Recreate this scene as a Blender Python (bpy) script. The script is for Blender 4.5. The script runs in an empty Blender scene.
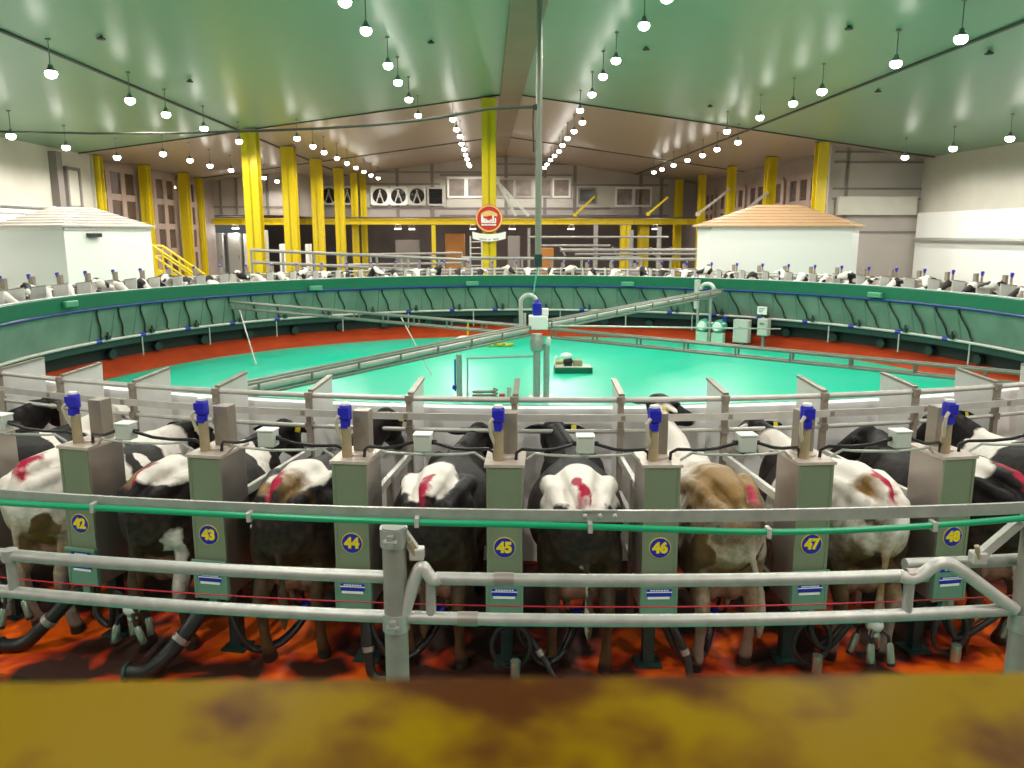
import bpy, bmesh, math, random
from mathutils import Vector, Matrix, Euler
random.seed(7)
PI = math.pi
SC = bpy.context.scene
COL = SC.collection

# ------------------------------------------------------------------ camera, world, exposure
CAM_Z = 3.0
PITCH = math.atan(150 / 800)
cam_d = bpy.data.cameras.new('camera')
cam_d.sensor_width = 36.0
cam_d.lens = 36.0 * 800 / 1024
cam_d.clip_end = 300
cam_d.clip_start = 0.05
cam_d.dof.use_dof = True
cam_d.dof.focus_distance = 7.5
cam_d.dof.aperture_fstop = 4.4
cam = bpy.data.objects.new('camera', cam_d)
cam.location = (0, 0, CAM_Z)
cam.rotation_euler = (PI / 2 - PITCH, 0, 0)
COL.objects.link(cam)
SC.camera = cam

W = bpy.data.worlds.new('world')
W.use_nodes = True
W.node_tree.nodes['Background'].inputs[0].default_value = (0.9, 0.95, 1.0, 1)
W.node_tree.nodes['Background'].inputs[1].default_value = 0.1
SC.world = W
SC.view_settings.view_transform = 'Standard'
SC.view_settings.look = 'None'
SC.view_settings.gamma = 1
SC.view_settings.use_curve_mapping = False
SC.view_settings.exposure = 0.0
LAMP_W = 520.0
SC.cycles.max_bounces = 7
SC.cycles.diffuse_bounces = 4
SC.cycles.glossy_bounces = 3
SC.cycles.sample_clamp_indirect = 4.0

# ------------------------------------------------------------------ survey: pixel of the photograph -> point of the place
def ray(px, py):
    xc, yc = (px - 512) / 800, -(py - 384) / 800
    return Vector((xc, math.cos(PITCH) + yc * math.sin(PITCH), -math.sin(PITCH) + yc * math.cos(PITCH)))
def proj(p):
    x, y, z = p[0], p[1], p[2] - CAM_Z
    zc = y * math.cos(PITCH) - z * math.sin(PITCH)
    yc = y * math.sin(PITCH) + z * math.cos(PITCH)
    if zc < 0.1: return (-9999, -9999, zc)
    return (512 + 800 * x / zc, 384 - 800 * yc / zc, zc)
CX, CY = 0.55, 19.57                                   # centre of the rotary platform
def PR(px, py, R, near=True):                          # on the cylinder of radius R about the platform's axis
    r = ray(px, py); tx, ty = r.x, r.y
    a = tx * tx + ty * ty; b = -2 * (tx * CX + ty * CY); c = CX * CX + CY * CY - R * R
    s = (-b + (-1 if near else 1) * math.sqrt(max(0, b * b - 4 * a * c))) / (2 * a)
    return r * s + Vector((0, 0, CAM_Z))
def PZ(px, py, z):
    r = ray(px, py); return r * ((z - CAM_Z) / r.z) + Vector((0, 0, CAM_Z))
YAW = math.radians(1.93)                               # the hall's axis is turned a little to the left
CO, SI = math.cos(YAW), math.sin(YAW)
def B(u, v, z): return Vector((u * CO - v * SI, u * SI + v * CO, z))
BM = Matrix.Rotation(YAW, 4, 'Z')
def PV(px, py, v):                                     # on the hall's cross plane at depth v -> (u, z)
    r = ray(px, py); d = -r.x * SI + 0
    s = v / (r.x * -SI + r.y * CO)
    q = r * s
    return (q.x * CO + q.y * SI, q.z + CAM_Z)
RIDGE_U, ROOF_Z, SLOPE = 1.3, 9.6, 0.137
def roof_z(u): return ROOF_Z - SLOPE * abs(u - RIDGE_U)
NST = 90
DPH = 2 * PI / NST
def phi_of(k): return -0.041 + (k - 45) * DPH
def ringpt(R, ph, z=0): return Vector((CX + R * math.sin(ph), CY - R * math.cos(ph), z))

# ------------------------------------------------------------------ materials
MATS = {}
def mat(name, col, rough=0.5, metal=0.0, noise=0.0, nscale=8.0, bump=0.0, col2=None, emit=None, spec=None, coat=0.0, bscale=None):
    if name in MATS: return MATS[name]
    m = bpy.data.materials.new(name); m.use_nodes = True
    nt = m.node_tree; p = nt.nodes['Principled BSDF']
    p.inputs['Base Color'].default_value = (*col, 1)
    p.inputs['Roughness'].default_value = rough
    p.inputs['Metallic'].default_value = metal
    if spec is not None: p.inputs['Specular IOR Level'].default_value = spec
    if coat: p.inputs['Coat Weight'].default_value = coat
    if noise > 0 or bump > 0:
        tc = nt.nodes.new('ShaderNodeTexCoord')
        n = nt.nodes.new('ShaderNodeTexNoise'); n.inputs['Scale'].default_value = nscale; n.inputs['Detail'].default_value = 5
        nt.links.new(tc.outputs['Object'], n.inputs['Vector'])
    if noise > 0:
        c2 = col2 if col2 else tuple(c * 0.55 for c in col)
        r = nt.nodes.new('ShaderNodeMapRange'); r.inputs[1].default_value = 0.35; r.inputs[2].default_value = 0.7
        r.inputs[3].default_value = 0; r.inputs[4].default_value = noise
        nt.links.new(n.outputs[0], r.inputs[0])
        mx = nt.nodes.new('ShaderNodeMix'); mx.data_type = 'RGBA'
        mx.inputs[6].default_value = (*col, 1); mx.inputs[7].default_value = (*c2, 1)
        nt.links.new(r.outputs[0], mx.inputs[0]); nt.links.new(mx.outputs[2], p.inputs['Base Color'])
    if bump > 0:
        if bscale:
            n = nt.nodes.new('ShaderNodeTexNoise'); n.inputs['Scale'].default_value = bscale; n.inputs['Detail'].default_value = 2
            nt.links.new(tc.outputs['Object'], n.inputs['Vector'])
        b = nt.nodes.new('ShaderNodeBump'); b.inputs['Strength'].default_value = bump; b.inputs['Distance'].default_value = 0.05
        nt.links.new(n.outputs[0], b.inputs['Height']); nt.links.new(b.outputs[0], p.inputs['Normal'])
    if emit:
        p.inputs['Emission Color'].default_value = (*emit[:3], 1); p.inputs['Emission Strength'].default_value = emit[3]
        m.cycles.emission_sampling = 'NONE'
    MATS[name] = m
    return m

GALV = mat('galvanised', (0.47, 0.47, 0.44), 0.42, 0.5, 0.5, 14, 0.0, (0.30, 0.30, 0.28))
GALVP = mat('post_galvanised', (0.33, 0.32, 0.28), 0.5, 0.35, 0.5, 8, 0.0, (0.22, 0.21, 0.18))
GALVD2 = mat('dull_grey_pipe', (0.34, 0.32, 0.30), 0.5, 0.3, 0.4, 6)
GALVD = mat('weathered_galvanised', (0.25, 0.25, 0.21), 0.5, 0.4, 0.5, 6, 0.0, (0.15, 0.15, 0.13))
STEEL = mat('stainless', (0.37, 0.325, 0.30), 0.38, 0.7, 0.5, 9, 0, (0.33, 0.29, 0.25))
TOPST = mat('cabinet_top_steel', (0.62, 0.52, 0.46), 0.45, 0.35, 0.4, 20)
CGREEN = mat('cabinet_green', (0.20, 0.235, 0.15), 0.42, 0.1, 0.35, 3, 0, (0.15, 0.21, 0.13))
CGREEN2 = mat('cabinet_lower_green', (0.15, 0.29, 0.21), 0.4, 0.1, 0.3, 6)
WHITEW = mat('white_wall_panel', (0.54, 0.52, 0.45), 0.4, 0, 0.15, 1.5)
WHITE = mat('white_paint', (0.82, 0.83, 0.80), 0.45)
FRP = mat('white_feed_wall', (0.93, 0.93, 0.92), 0.38, 0, 0.1, 2.5, 0, (0.85, 0.85, 0.83))
PANEL = mat('head_panel_white', (0.74, 0.73, 0.71), 0.4, 0.1, 0.25, 4)
FASCIA = mat('green_fascia', (0.002, 0.125, 0.062), 0.4, 0, 0.3, 3, 0, (0.004, 0.09, 0.05))
SKIRT = mat('grey_green_skirt', (0.20, 0.25, 0.205), 0.45, 0.1, 0.7, 1.1, 0, (0.10, 0.145, 0.115))
UNDER = mat('under_gap_shade', (0.006, 0.012, 0.012), 0.6)  # near-black colour stands for the shade in the gap below the deck
TEALDK = mat('dark_teal_steel', (0.018, 0.05, 0.045), 0.5, 0.2, 0.4, 5)
REDK = mat('red_kerb', (0.46, 0.055, 0.010), 0.5, 0, 0.45, 1.5, 0, (0.24, 0.024, 0.008))
BLUE = mat('actuator_blue', (0.012, 0.012, 0.42), 0.35)
BLUEL = mat('label_blue', (0.01, 0.015, 0.36), 0.4)
YELL = mat('yellow_paint', (0.64, 0.49, 0.002), 0.38, 0, 0.2, 3, 0, (0.55, 0.38, 0.004))
YELLTX = mat('yellow_numeral', (0.82, 0.62, 0.01), 0.4)
BLACK = mat('black_rubber', (0.012, 0.012, 0.013), 0.4)
GREYBOX = mat('grey_plastic', (0.52, 0.53, 0.48), 0.45)
BEIGE = mat('beige_hose', (0.58, 0.50, 0.38), 0.4)
TAN = mat('tan_steel', (0.42, 0.33, 0.2), 0.5, 0.2, 0.5, 9)
STAN = mat('stanchion_steel', (0.34, 0.29, 0.24), 0.45, 0.4, 0.4, 8)
PALEP = mat('pale_grey_steel', (0.60, 0.58, 0.54), 0.42, 0.35, 0.3, 10)
HOSEG = mat('green_hose', (0.004, 0.34, 0.15), 0.32)
CUP = mat('teat_cup_shell', (0.35, 0.42, 0.34), 0.25, 0.7)
GLASSL = mat('brown_glass', (0.07, 0.042, 0.036), 0.25, 0, 0.5, 1.2, 0, (0.12, 0.08, 0.07))
FRAMEL = mat('pinkish_frame', (0.36, 0.26, 0.215), 0.55, 0, 0.3, 2)
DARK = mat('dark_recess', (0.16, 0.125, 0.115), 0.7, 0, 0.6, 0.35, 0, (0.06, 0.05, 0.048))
CONC = mat('concrete', (0.20, 0.19, 0.17), 0.7, 0, 0.5, 0.8)
BROWNW = mat('brown_wall', (0.34, 0.27, 0.235), 0.6, 0, 0.4, 1.2)
BROWNF = mat('brown_frame', (0.22, 0.15, 0.125), 0.6, 0.1)
GREYF = mat('grey_frame', (0.22, 0.195, 0.18), 0.55, 0.2)
PINKW = mat('far_wall_panel', (0.44, 0.395, 0.365), 0.5, 0, 0.3, 0.6)
GLASSD = mat('dusty_glass', (0.20, 0.16, 0.14), 0.15, 0, 0.6, 1.5, 0, (0.42, 0.36, 0.32))
GLASSB = mat('dark_glass', (0.03, 0.028, 0.03), 0.12)
REDS = mat('sign_red', (0.52, 0.02, 0.008), 0.4)
TANS = mat('sign_tan', (0.72, 0.47, 0.17), 0.45)
RIDGEM = mat('ridge_brown', (0.27, 0.19, 0.11), 0.5, 0, 0.4, 0.7, 0, (0.18, 0.13, 0.07))
SEAM = mat('dark_seam', (0.06, 0.055, 0.045), 0.6)
ROOFG = mat('grey_roof_tile', (0.50, 0.46, 0.42), 0.6, 0, 0.35, 2)
ROOFT = mat('tan_roof_tile', (0.52, 0.32, 0.18), 0.6, 0, 0.35, 2, 0, (0.42, 0.26, 0.15))
PINK = mat('red_twine', (0.5, 0.01, 0.03), 0.5)
SHADE = mat('lamp_shade', (0.25, 0.25, 0.24), 0.4, 0.6)
BULB = mat('lamp_bulb', (1, 0.97, 0.9), 0.5, emit=(1.0, 0.95, 0.86, 22.0))
HOOFM = mat('hoof', (0.03, 0.025, 0.02), 0.6)
EYEM = mat('eye', (0.01, 0.008, 0.008), 0.1)
TAGY = mat('ear_tag_yellow', (0.75, 0.62, 0.02), 0.4)
ORANGEP = mat('orange_panel', (0.40, 0.16, 0.02), 0.55, 0, 0.5, 1)
PUMPG = mat('pump_green', (0.10, 0.42, 0.30), 0.4)
REDP = mat('red_cap', (0.5, 0.03, 0.03), 0.4)
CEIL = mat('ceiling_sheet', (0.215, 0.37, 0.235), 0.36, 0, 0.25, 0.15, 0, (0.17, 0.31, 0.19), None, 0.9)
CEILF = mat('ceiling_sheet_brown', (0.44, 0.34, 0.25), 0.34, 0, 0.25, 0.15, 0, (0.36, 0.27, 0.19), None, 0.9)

def deck_material():                                   # orange rubber with muck; dark patches also paint in shade under the cows
    m = bpy.data.materials.new('orange_deck'); m.use_nodes = True
    nt = m.node_tree; p = nt.nodes['Principled BSDF']; L = nt.links.new
    tc = nt.nodes.new('ShaderNodeTexCoord')
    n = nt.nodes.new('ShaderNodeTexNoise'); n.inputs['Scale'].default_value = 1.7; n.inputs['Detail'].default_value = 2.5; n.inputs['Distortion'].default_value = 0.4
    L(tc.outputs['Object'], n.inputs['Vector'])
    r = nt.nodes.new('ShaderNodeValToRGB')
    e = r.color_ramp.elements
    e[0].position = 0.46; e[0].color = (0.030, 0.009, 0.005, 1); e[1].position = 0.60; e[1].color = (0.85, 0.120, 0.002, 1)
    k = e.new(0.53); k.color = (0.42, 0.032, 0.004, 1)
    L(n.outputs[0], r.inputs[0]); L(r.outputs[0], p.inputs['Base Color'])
    p.inputs['Roughness'].default_value = 0.6; p.inputs['Specular IOR Level'].default_value = 0.25
    b = nt.nodes.new('ShaderNodeBump'); b.inputs['Strength'].default_value = 0.25
    n2 = nt.nodes.new('ShaderNodeTexNoise'); n2.inputs['Scale'].default_value = 9
    L(tc.outputs['Object'], n2.inputs['Vector']); L(n2.outputs[0], b.inputs['Height']); L(b.outputs[0], p.inputs['Normal'])
    return m
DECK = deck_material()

def pit_material():                                    # wet green epoxy
    m = bpy.data.materials.new('green_epoxy'); m.use_nodes = True
    nt = m.node_tree; p = nt.nodes['Principled BSDF']; L = nt.links.new
    tc = nt.nodes.new('ShaderNodeTexCoord')
    n = nt.nodes.new('ShaderNodeTexNoise'); n.inputs['Scale'].default_value = 0.28; n.inputs['Detail'].default_value = 4
    L(tc.outputs['Object'], n.inputs['Vector'])
    r = nt.nodes.new('ShaderNodeValToRGB'); e = r.color_ramp.elements
    e[0].position = 0.42; e[0].color = (0.0005, 0.54, 0.335, 1); e[1].position = 0.62; e[1].color = (0.035, 0.54, 0.37, 1)
    L(n.outputs[0], r.inputs[0]); L(r.outputs[0], p.inputs['Base Color'])
    p.inputs['Roughness'].default_value = 0.34; p.inputs['Specular IOR Level'].default_value = 0.35
    return m
EPOXY = pit_material()

def beam_material():                                   # yellow paint rusting through
    m = bpy.data.materials.new('rusty_yellow'); m.use_nodes = True
    nt = m.node_tree; p = nt.nodes['Principled BSDF']; L = nt.links.new
    tc = nt.nodes.new('ShaderNodeTexCoord')
    n = nt.nodes.new('ShaderNodeTexNoise'); n.inputs['Scale'].default_value = 17; n.inputs['Detail'].default_value = 5
    L(tc.outputs['Object'], n.inputs['Vector'])
    n3 = nt.nodes.new('ShaderNodeTexNoise'); n3.inputs['Scale'].default_value = 4.2; n3.inputs['Detail'].default_value = 1
    mp = nt.nodes.new('ShaderNodeMapping'); mp.inputs['Location'].default_value = (0.9, 0.3, 0)
    L(tc.outputs['Object'], mp.inputs[0]); L(mp.outputs[0], n3.inputs['Vector'])
    ad = nt.nodes.new('ShaderNodeMath'); ad.operation = 'MULTIPLY_ADD'; ad.inputs[1].default_value = 0.75
    L(n.outputs[0], ad.inputs[0]); L(n3.outputs[0], ad.inputs[2])
    # the wear is heavier from the middle towards the right and along the far edge
    sx = nt.nodes.new('ShaderNodeSeparateXYZ'); L(tc.outputs['Object'], sx.inputs[0])
    def mrange(o, a, b, c, d):
        q = nt.nodes.new('ShaderNodeMapRange'); L(o, q.inputs[0])
        for i_, v_ in enumerate((a, b, c, d)): q.inputs[i_ + 1].default_value = v_
        return q.outputs[0]
    def add(a, b):
        q = nt.nodes.new('ShaderNodeMath'); q.operation = 'ADD'; L(a, q.inputs[0]); L(b, q.inputs[1]); return q
    a2 = add(add(ad.outputs[0], mrange(sx.outputs[0], -.10, -.01, -.15, .0)).outputs[0], mrange(sx.outputs[1], -.01, .06, -.03, .10))
    a2 = add(a2.outputs[0], mrange(sx.outputs[0], .10, .2, 0, -.01))
    r = nt.nodes.new('ShaderNodeValToRGB'); e = r.color_ramp.elements
    e[0].position = 0.74; e[0].color = (0.185, 0.117, 0.0004, 1); e[1].position = 0.92; e[1].color = (0.060, 0.020, 0.005, 1)
    k = e.new(0.82); k.color = (0.135, 0.072, 0.003, 1)
    L(a2.outputs[0], r.inputs[0]); L(r.outputs[0], p.inputs['Base Color'])
    p.inputs['Roughness'].default_value = 0.33; p.inputs['IOR'].default_value = 1.14; p.inputs['Specular IOR Level'].default_value = 0.15
    return m

# ------------------------------------------------------------------ mesh builder
class MB:
    def __init__(s, M=None): s.v = []; s.f = []; s.M = M
    def add(s, vs, fs):
        o = len(s.v)
        s.v += [(s.M @ Vector(q)) if s.M else Vector(q) for q in vs]
        s.f += [tuple(i + o for i in f) for f in fs]
        return s
    def box(s, c, d, rot=None):
        c = Vector(c); h = [x / 2 for x in d]
        vs = [Vector((sx * h[0], sy * h[1], sz * h[2])) for sx in (-1, 1) for sy in (-1, 1) for sz in (-1, 1)]
        if rot is not None: vs = [rot @ q for q in vs]
        return s.add([c + q for q in vs], [(0, 1, 3, 2), (4, 6, 7, 5), (0, 4, 5, 1), (2, 3, 7, 6), (0, 2, 6, 4), (1, 5, 7, 3)])
    def bb(s, x0, x1, y0, y1, z0, z1): return s.box(((x0 + x1) / 2, (y0 + y1) / 2, (z0 + z1) / 2), (abs(x1 - x0), abs(y1 - y0), abs(z1 - z0)))
    def bar(s, p, q, w, h):                            # flat bar from p to q, w wide, h high
        p, q = Vector(p), Vector(q); d = q - p
        up = Vector((0, 0, 1)) if abs(d.normalized().z) < 0.95 else Vector((0, 1, 0))
        R = Matrix((d.normalized(), (up.cross(d)).normalized(), (d.cross(up.cross(d))).normalized())).transposed()
        return s.box((p + q) / 2, (d.length, w, h), R)
    def tube(s, pts, r, seg=8, closed=False, caps=True):
        pts = [Vector(p) for p in pts]; n = len(pts)
        rr = r if isinstance(r, (list, tuple)) else [r] * n
        vs = []; prev = None
        for i, p in enumerate(pts):
            if closed: t = pts[(i + 1) % n] - pts[i - 1]
            else: t = pts[min(i + 1, n - 1)] - pts[max(i - 1, 0)]
            t.normalize()
            if prev is None:
                a = Vector((0, 0, 1)) if abs(t.z) < 0.9 else Vector((1, 0, 0))
                nrm = (a - t * a.dot(t)).normalized()
            else:
                nrm = prev - t * prev.dot(t)
                nrm = nrm.normalized() if nrm.length > 1e-6 else t.orthogonal().normalized()
            prev = nrm; bi = t.cross(nrm)
            for j in range(seg):
                a = 2 * PI * j / seg
                vs.append(p + (nrm * math.cos(a) + bi * math.sin(a)) * rr[i])
        fs = []
        for i in range(n if closed else n - 1):
            k = (i + 1) % n
            for j in range(seg):
                l = (j + 1) % seg
                fs.append((i * seg + j, i * seg + l, k * seg + l, k * seg + j))
        if caps and not closed:
            fs.append(tuple(reversed(range(seg)))); fs.append(tuple((n - 1) * seg + j for j in range(seg)))
        return s.add(vs, fs)
    def cyl(s, p, q, r0, r1=None, seg=16): return s.tube([p, q], [r0, r0 if r1 is None else r1], seg)
    def sph(s, c, r, nu=14, nv=8):
        r = r if isinstance(r, (tuple, list)) else (r, r, r)
        vs = [(c[0], c[1], c[2] - r[2])]
        for i in range(1, nv):
            a = -PI / 2 + PI * i / nv
            for j in range(nu):
                b = 2 * PI * j / nu
                vs.append((c[0] + r[0] * math.cos(a) * math.cos(b), c[1] + r[1] * math.cos(a) * math.sin(b), c[2] + r[2] * math.sin(a)))
        vs.append((c[0], c[1], c[2] + r[2])); e = len(vs) - 1
        fs = []
        for j in range(nu):
            k = (j + 1) % nu
            fs.append((0, 1 + k, 1 + j)); fs.append((e, 1 + (nv - 2) * nu + j, 1 + (nv - 2) * nu + k))
            for i in range(nv - 2):
                fs.append((1 + i * nu + j, 1 + i * nu + k, 1 + (i + 1) * nu + k, 1 + (i + 1) * nu + j))
        return s.add(vs, fs)
    def lathe(s, prof, n=180, ph0=None, ph1=None, c=None):     # closed (R, z) profile turned about the platform axis
        full = ph0 is None
        c = c or (CX, CY)
        ph0, ph1 = (0, 2 * PI) if full else (ph0, ph1)
        m = len(prof); vs = []; fs = []
        for i in range(n if full else n + 1):
            a = ph0 + (ph1 - ph0) * i / n
            for R, z in prof: vs.append((c[0] + R * math.sin(a), c[1] - R * math.cos(a), z))
        N = n if full else n + 1
        for i in range(n):
            k = (i + 1) % N
            for j in range(m):
                l = (j + 1) % m
                fs.append((i * m + j, k * m + j, k * m + l, i * m + l))
        if not full: fs.append(tuple(reversed(range(m)))); fs.append(tuple((N - 1) * m + j for j in range(m)))
        return s.add(vs, fs)
    def rect_ring(s, R0, R1, z0, z1, n=180, ph0=None, ph1=None): return s.lathe([(R0, z0), (R1, z0), (R1, z1), (R0, z1)], n, ph0, ph1)
    def pipe_ring(s, R, z, r, n=180, ph0=None, ph1=None, seg=10):
        return s.lathe([(R + r * math.cos(2 * PI * j / seg), z + r * math.sin(2 * PI * j / seg)) for j in range(seg)], n, ph0, ph1)
    def poly(s, pts2, M, t):                           # extrude a 2-D outline by t along the frame's z
        n = len(pts2)
        vs = [M @ Vector((x, y, 0)) for x, y in pts2] + [M @ Vector((x, y, t)) for x, y in pts2]
        return s.add(vs, [tuple(reversed(range(n))), tuple(range(n, 2 * n))] + [(i, (i + 1) % n, n + (i + 1) % n, n + i) for i in range(n)])
    def build(s, name, m, parent=None, bevel=0, smooth=True):
        me = bpy.data.meshes.new(name); me.from_pydata([tuple(v) for v in s.v], [], s.f); me.update()
        bm = bmesh.new(); bm.from_mesh(me); bmesh.ops.recalc_face_normals(bm, faces=bm.faces); bm.to_mesh(me); bm.free()
        if smooth:
            me.polygons.foreach_set('use_smooth', [True] * len(me.polygons)); me.set_sharp_from_angle(angle=math.radians(38))
        if m: me.materials.append(m)
        return link(name, me, parent, bevel)
def link(name, me, parent=None, bevel=0):
    o = bpy.data.objects.new(name, me); COL.objects.link(o)
    if parent: o.parent = parent
    if bevel:
        b = o.modifiers.new('bevel', 'BEVEL'); b.width = bevel; b.segments = 2; b.limit_method = 'ANGLE'
    return o
def tag(o, label=None, cat=None, group=None, kind=None):
    if label: o['label'] = label
    if cat: o['category'] = cat
    if group: o['group'] = group
    if kind: o['kind'] = kind
    return o
def empty(name, loc=(0, 0, 0), rz=0):
    o = bpy.data.objects.new(name, None); COL.objects.link(o); o.location = loc; o.rotation_euler = (0, 0, rz); o.empty_display_size = 0.2
    return o
def copy_tree(o, parent=None):
    c = o.copy(); COL.objects.link(c)
    if parent: c.parent = parent
    for ch in list(o.children): copy_tree(ch, c)
    return c
def struct(o): o['kind'] = 'structure'; return o
def arc(R, z, ph0, ph1, n=40): return [ringpt(R, ph0 + (ph1 - ph0) * i / n, z) for i in range(n + 1)]
WORDS = ['first', 'second', 'third', 'fourth', 'fifth', 'sixth', 'seventh', 'eighth', 'ninth', 'tenth', 'eleventh', 'twelfth', 'thirteenth', 'fourteenth', 'fifteenth', 'sixteenth', 'seventeenth', 'eighteenth', 'nineteenth', 'twentieth']
TENS = {20: 'twenty', 30: 'thirty', 40: 'forty', 50: 'fifty', 60: 'sixty', 70: 'seventy'}
def nth(i):                                            # 0 -> first
    n = i + 1
    if n <= 20: return WORDS[i]
    t, u = n // 10 * 10, n % 10
    return (TENS[t][:-1] + 'ieth') if u == 0 else TENS[t] + '-' + WORDS[u - 1]
def text_mesh(name, body, size, m, parent, M, bold=0.0, ext=0.002):
    cu = bpy.data.curves.new('t', 'FONT'); cu.body = body; cu.size = size; cu.align_x = 'CENTER'; cu.align_y = 'CENTER'
    cu.extrude = ext; cu.offset = bold
    o = bpy.data.objects.new('t', cu); COL.objects.link(o)
    dg = bpy.context.evaluated_depsgraph_get()
    me = bpy.data.meshes.new_from_object(o.evaluated_get(dg)); bpy.data.objects.remove(o)
    me.transform(M); me.name = name; me.materials.clear(); me.materials.append(m)
    return link(name, me, parent)

# ------------------------------------------------------------------ the hall
VB, VC, VF = -12.0, 41.0, 70.0
UL, UR = PV(93, 200, VC)[0], PV(920, 200, VC)[0]
def hall(name, m, build): mb = MB(BM); build(mb); return struct(mb.build(name, m, smooth=False))
hall('floor', CONC, lambda m: m.bb(UL - 6, UR + 6, VB, 80, -1.2, -1.02))
struct(MB().lathe([(0.001, -1.08), (13.6, -1.08), (13.6, -1.0), (0.001, -1.0)], 120).build('floor_pit', EPOXY))
struct(MB().rect_ring(13.62, 17.4, -1.1, -0.985, 120).build('floor_operator_walk', EPOXY))
def ceiling(m, v0, v1):
    for u0, u1 in ((UL - 2, RIDGE_U), (RIDGE_U, UR + 2)):
        m.add([(u0, v0, roof_z(u0)), (u1, v0, roof_z(u1)), (u1, v1, roof_z(u1)), (u0, v1, roof_z(u0)),
               (u0, v0, roof_z(u0) + .15), (u1, v0, roof_z(u1) + .15), (u1, v1, roof_z(u1) + .15), (u0, v1, roof_z(u0) + .15)],
              [(0, 1, 2, 3), (7, 6, 5, 4), (0, 4, 5, 1), (1, 5, 6, 2), (2, 6, 7, 3), (3, 7, 4, 0)])
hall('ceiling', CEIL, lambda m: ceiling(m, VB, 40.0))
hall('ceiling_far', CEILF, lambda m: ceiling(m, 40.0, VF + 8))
hall('trim_ridge', RIDGEM, lambda m: m.bb(RIDGE_U - .52, RIDGE_U + .52, VB, VF, ROOF_Z - .22, ROOF_Z - .05))
def seams(m):
    for u in (-11.6, 12.9): m.bb(u - .06, u + .06, VB, VF, roof_z(u) - .05, roof_z(u) + .03)
    for v in (40.0, 57.0):
        for u0, u1 in ((UL, RIDGE_U - .5), (RIDGE_U + .5, UR)):
            m.bar((u0, v, roof_z(u0) - .02), (u1, v, roof_z(u1) - .02), .12, .06)
hall('trim_ceiling_joints', SEAM, seams)
hall('wall_back', WHITEW, lambda m: m.bb(UL, UR, VB - .2, VB, -1.1, 10))
hall('wall_left', WHITEW, lambda m: m.bb(UL - .2, UL, VB, VC, -1.1, 8))
hall('wall_right', WHITEW, lambda m: m.bb(UR, UR + .2, VB, VC, -1.1, 8))
hall('wall_right_lower_panel', WHITE, lambda m: m.bb(UR - .22, UR, VB, VC - .3, -1.1, 4.05))
hall('wall_left_lower_panel', WHITE, lambda m: m.bb(UL, UL + .22, VB, VC - 2.5, -1.1, 4.0))
hall('wall_right_end', PINKW, lambda m: m.bb(17.4, UR, VC, VC + .2, -1.1, 8))
hall('trim_right_end', GREYF, lambda m: [m.bb(17.6, UR, VC - .06, VC, z - .05, z + .05) for z in (3.1, 4.75, 5.25, 6.55, 7.05)])
hall('trim_right_end_band', WHITEW, lambda m: m.bb(17.8, UR - .3, VC - .35, VC - .02, 3.95, 4.85))
hall('wall_left_end', WHITEW, lambda m: m.bb(UL, -19.1, VC, VC + .2, -1.1, 8))
hall('wall_aisle_left', BROWNW, lambda m: m.bb(-19.8, -19.6, VC, 60, -1.1, 8.4))
hall('wall_aisle_right', BROWNW, lambda m: m.bb(18.2, 18.4, VC, VF + 5, -1.1, 8.4))
hall('wall_far', PINKW, lambda m: m.bb(-14, 18.3, VF, VF + .2, 4.35, 10))
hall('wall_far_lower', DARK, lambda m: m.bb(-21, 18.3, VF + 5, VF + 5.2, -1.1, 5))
hall('wall_cross_left', PINKW, lambda m: m.bb(-19.7, -13.9, 60, 60.2, 4.35, 9))
hall('wall_cross_left_return', PINKW, lambda m: m.bb(-14.1, -13.9, 60.2, VF, 4.35, 9))
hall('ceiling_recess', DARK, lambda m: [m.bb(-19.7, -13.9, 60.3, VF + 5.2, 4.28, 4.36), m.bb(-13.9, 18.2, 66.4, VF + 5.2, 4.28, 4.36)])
# lattice windows of the aisles
def lattice(name, u, v0, v1, z0, z1, nv, nz, sgn):
    hall(name, GLASSL, lambda m: m.bb(u, u + sgn * .05, v0, v1, z0, z1))
    def bars(m):
        for i in range(nv + 1):
            v = v0 + (v1 - v0) * i / nv; w = .26
            m.bb(u, u + sgn * .12, v - w, v + w, z0, z1)
        for j in range(nz + 1):
            z = z0 + (z1 - z0) * j / nz; m.bb(u, u + sgn * .11, v0, v1, z - .17, z + .17)
    hall(name.replace('window', 'trim_window'), FRAMEL, bars)
for i, (a, b) in enumerate(((41.6, 46.8), (47.6, 52.4), (53.0, 56.0))): lattice('window_%d' % (i + 1), -19.58, a, b, 0.5, 6.4, 3, 4, 1)
for i, (a, b) in enumerate(((42.2, 48.3), (49.3, 55.5), (56.6, 62.5), (64, 69))): lattice('window_%d' % (i + 5), 18.18, a, b, 3.2, 6.2, 4, 2, -1)
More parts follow.
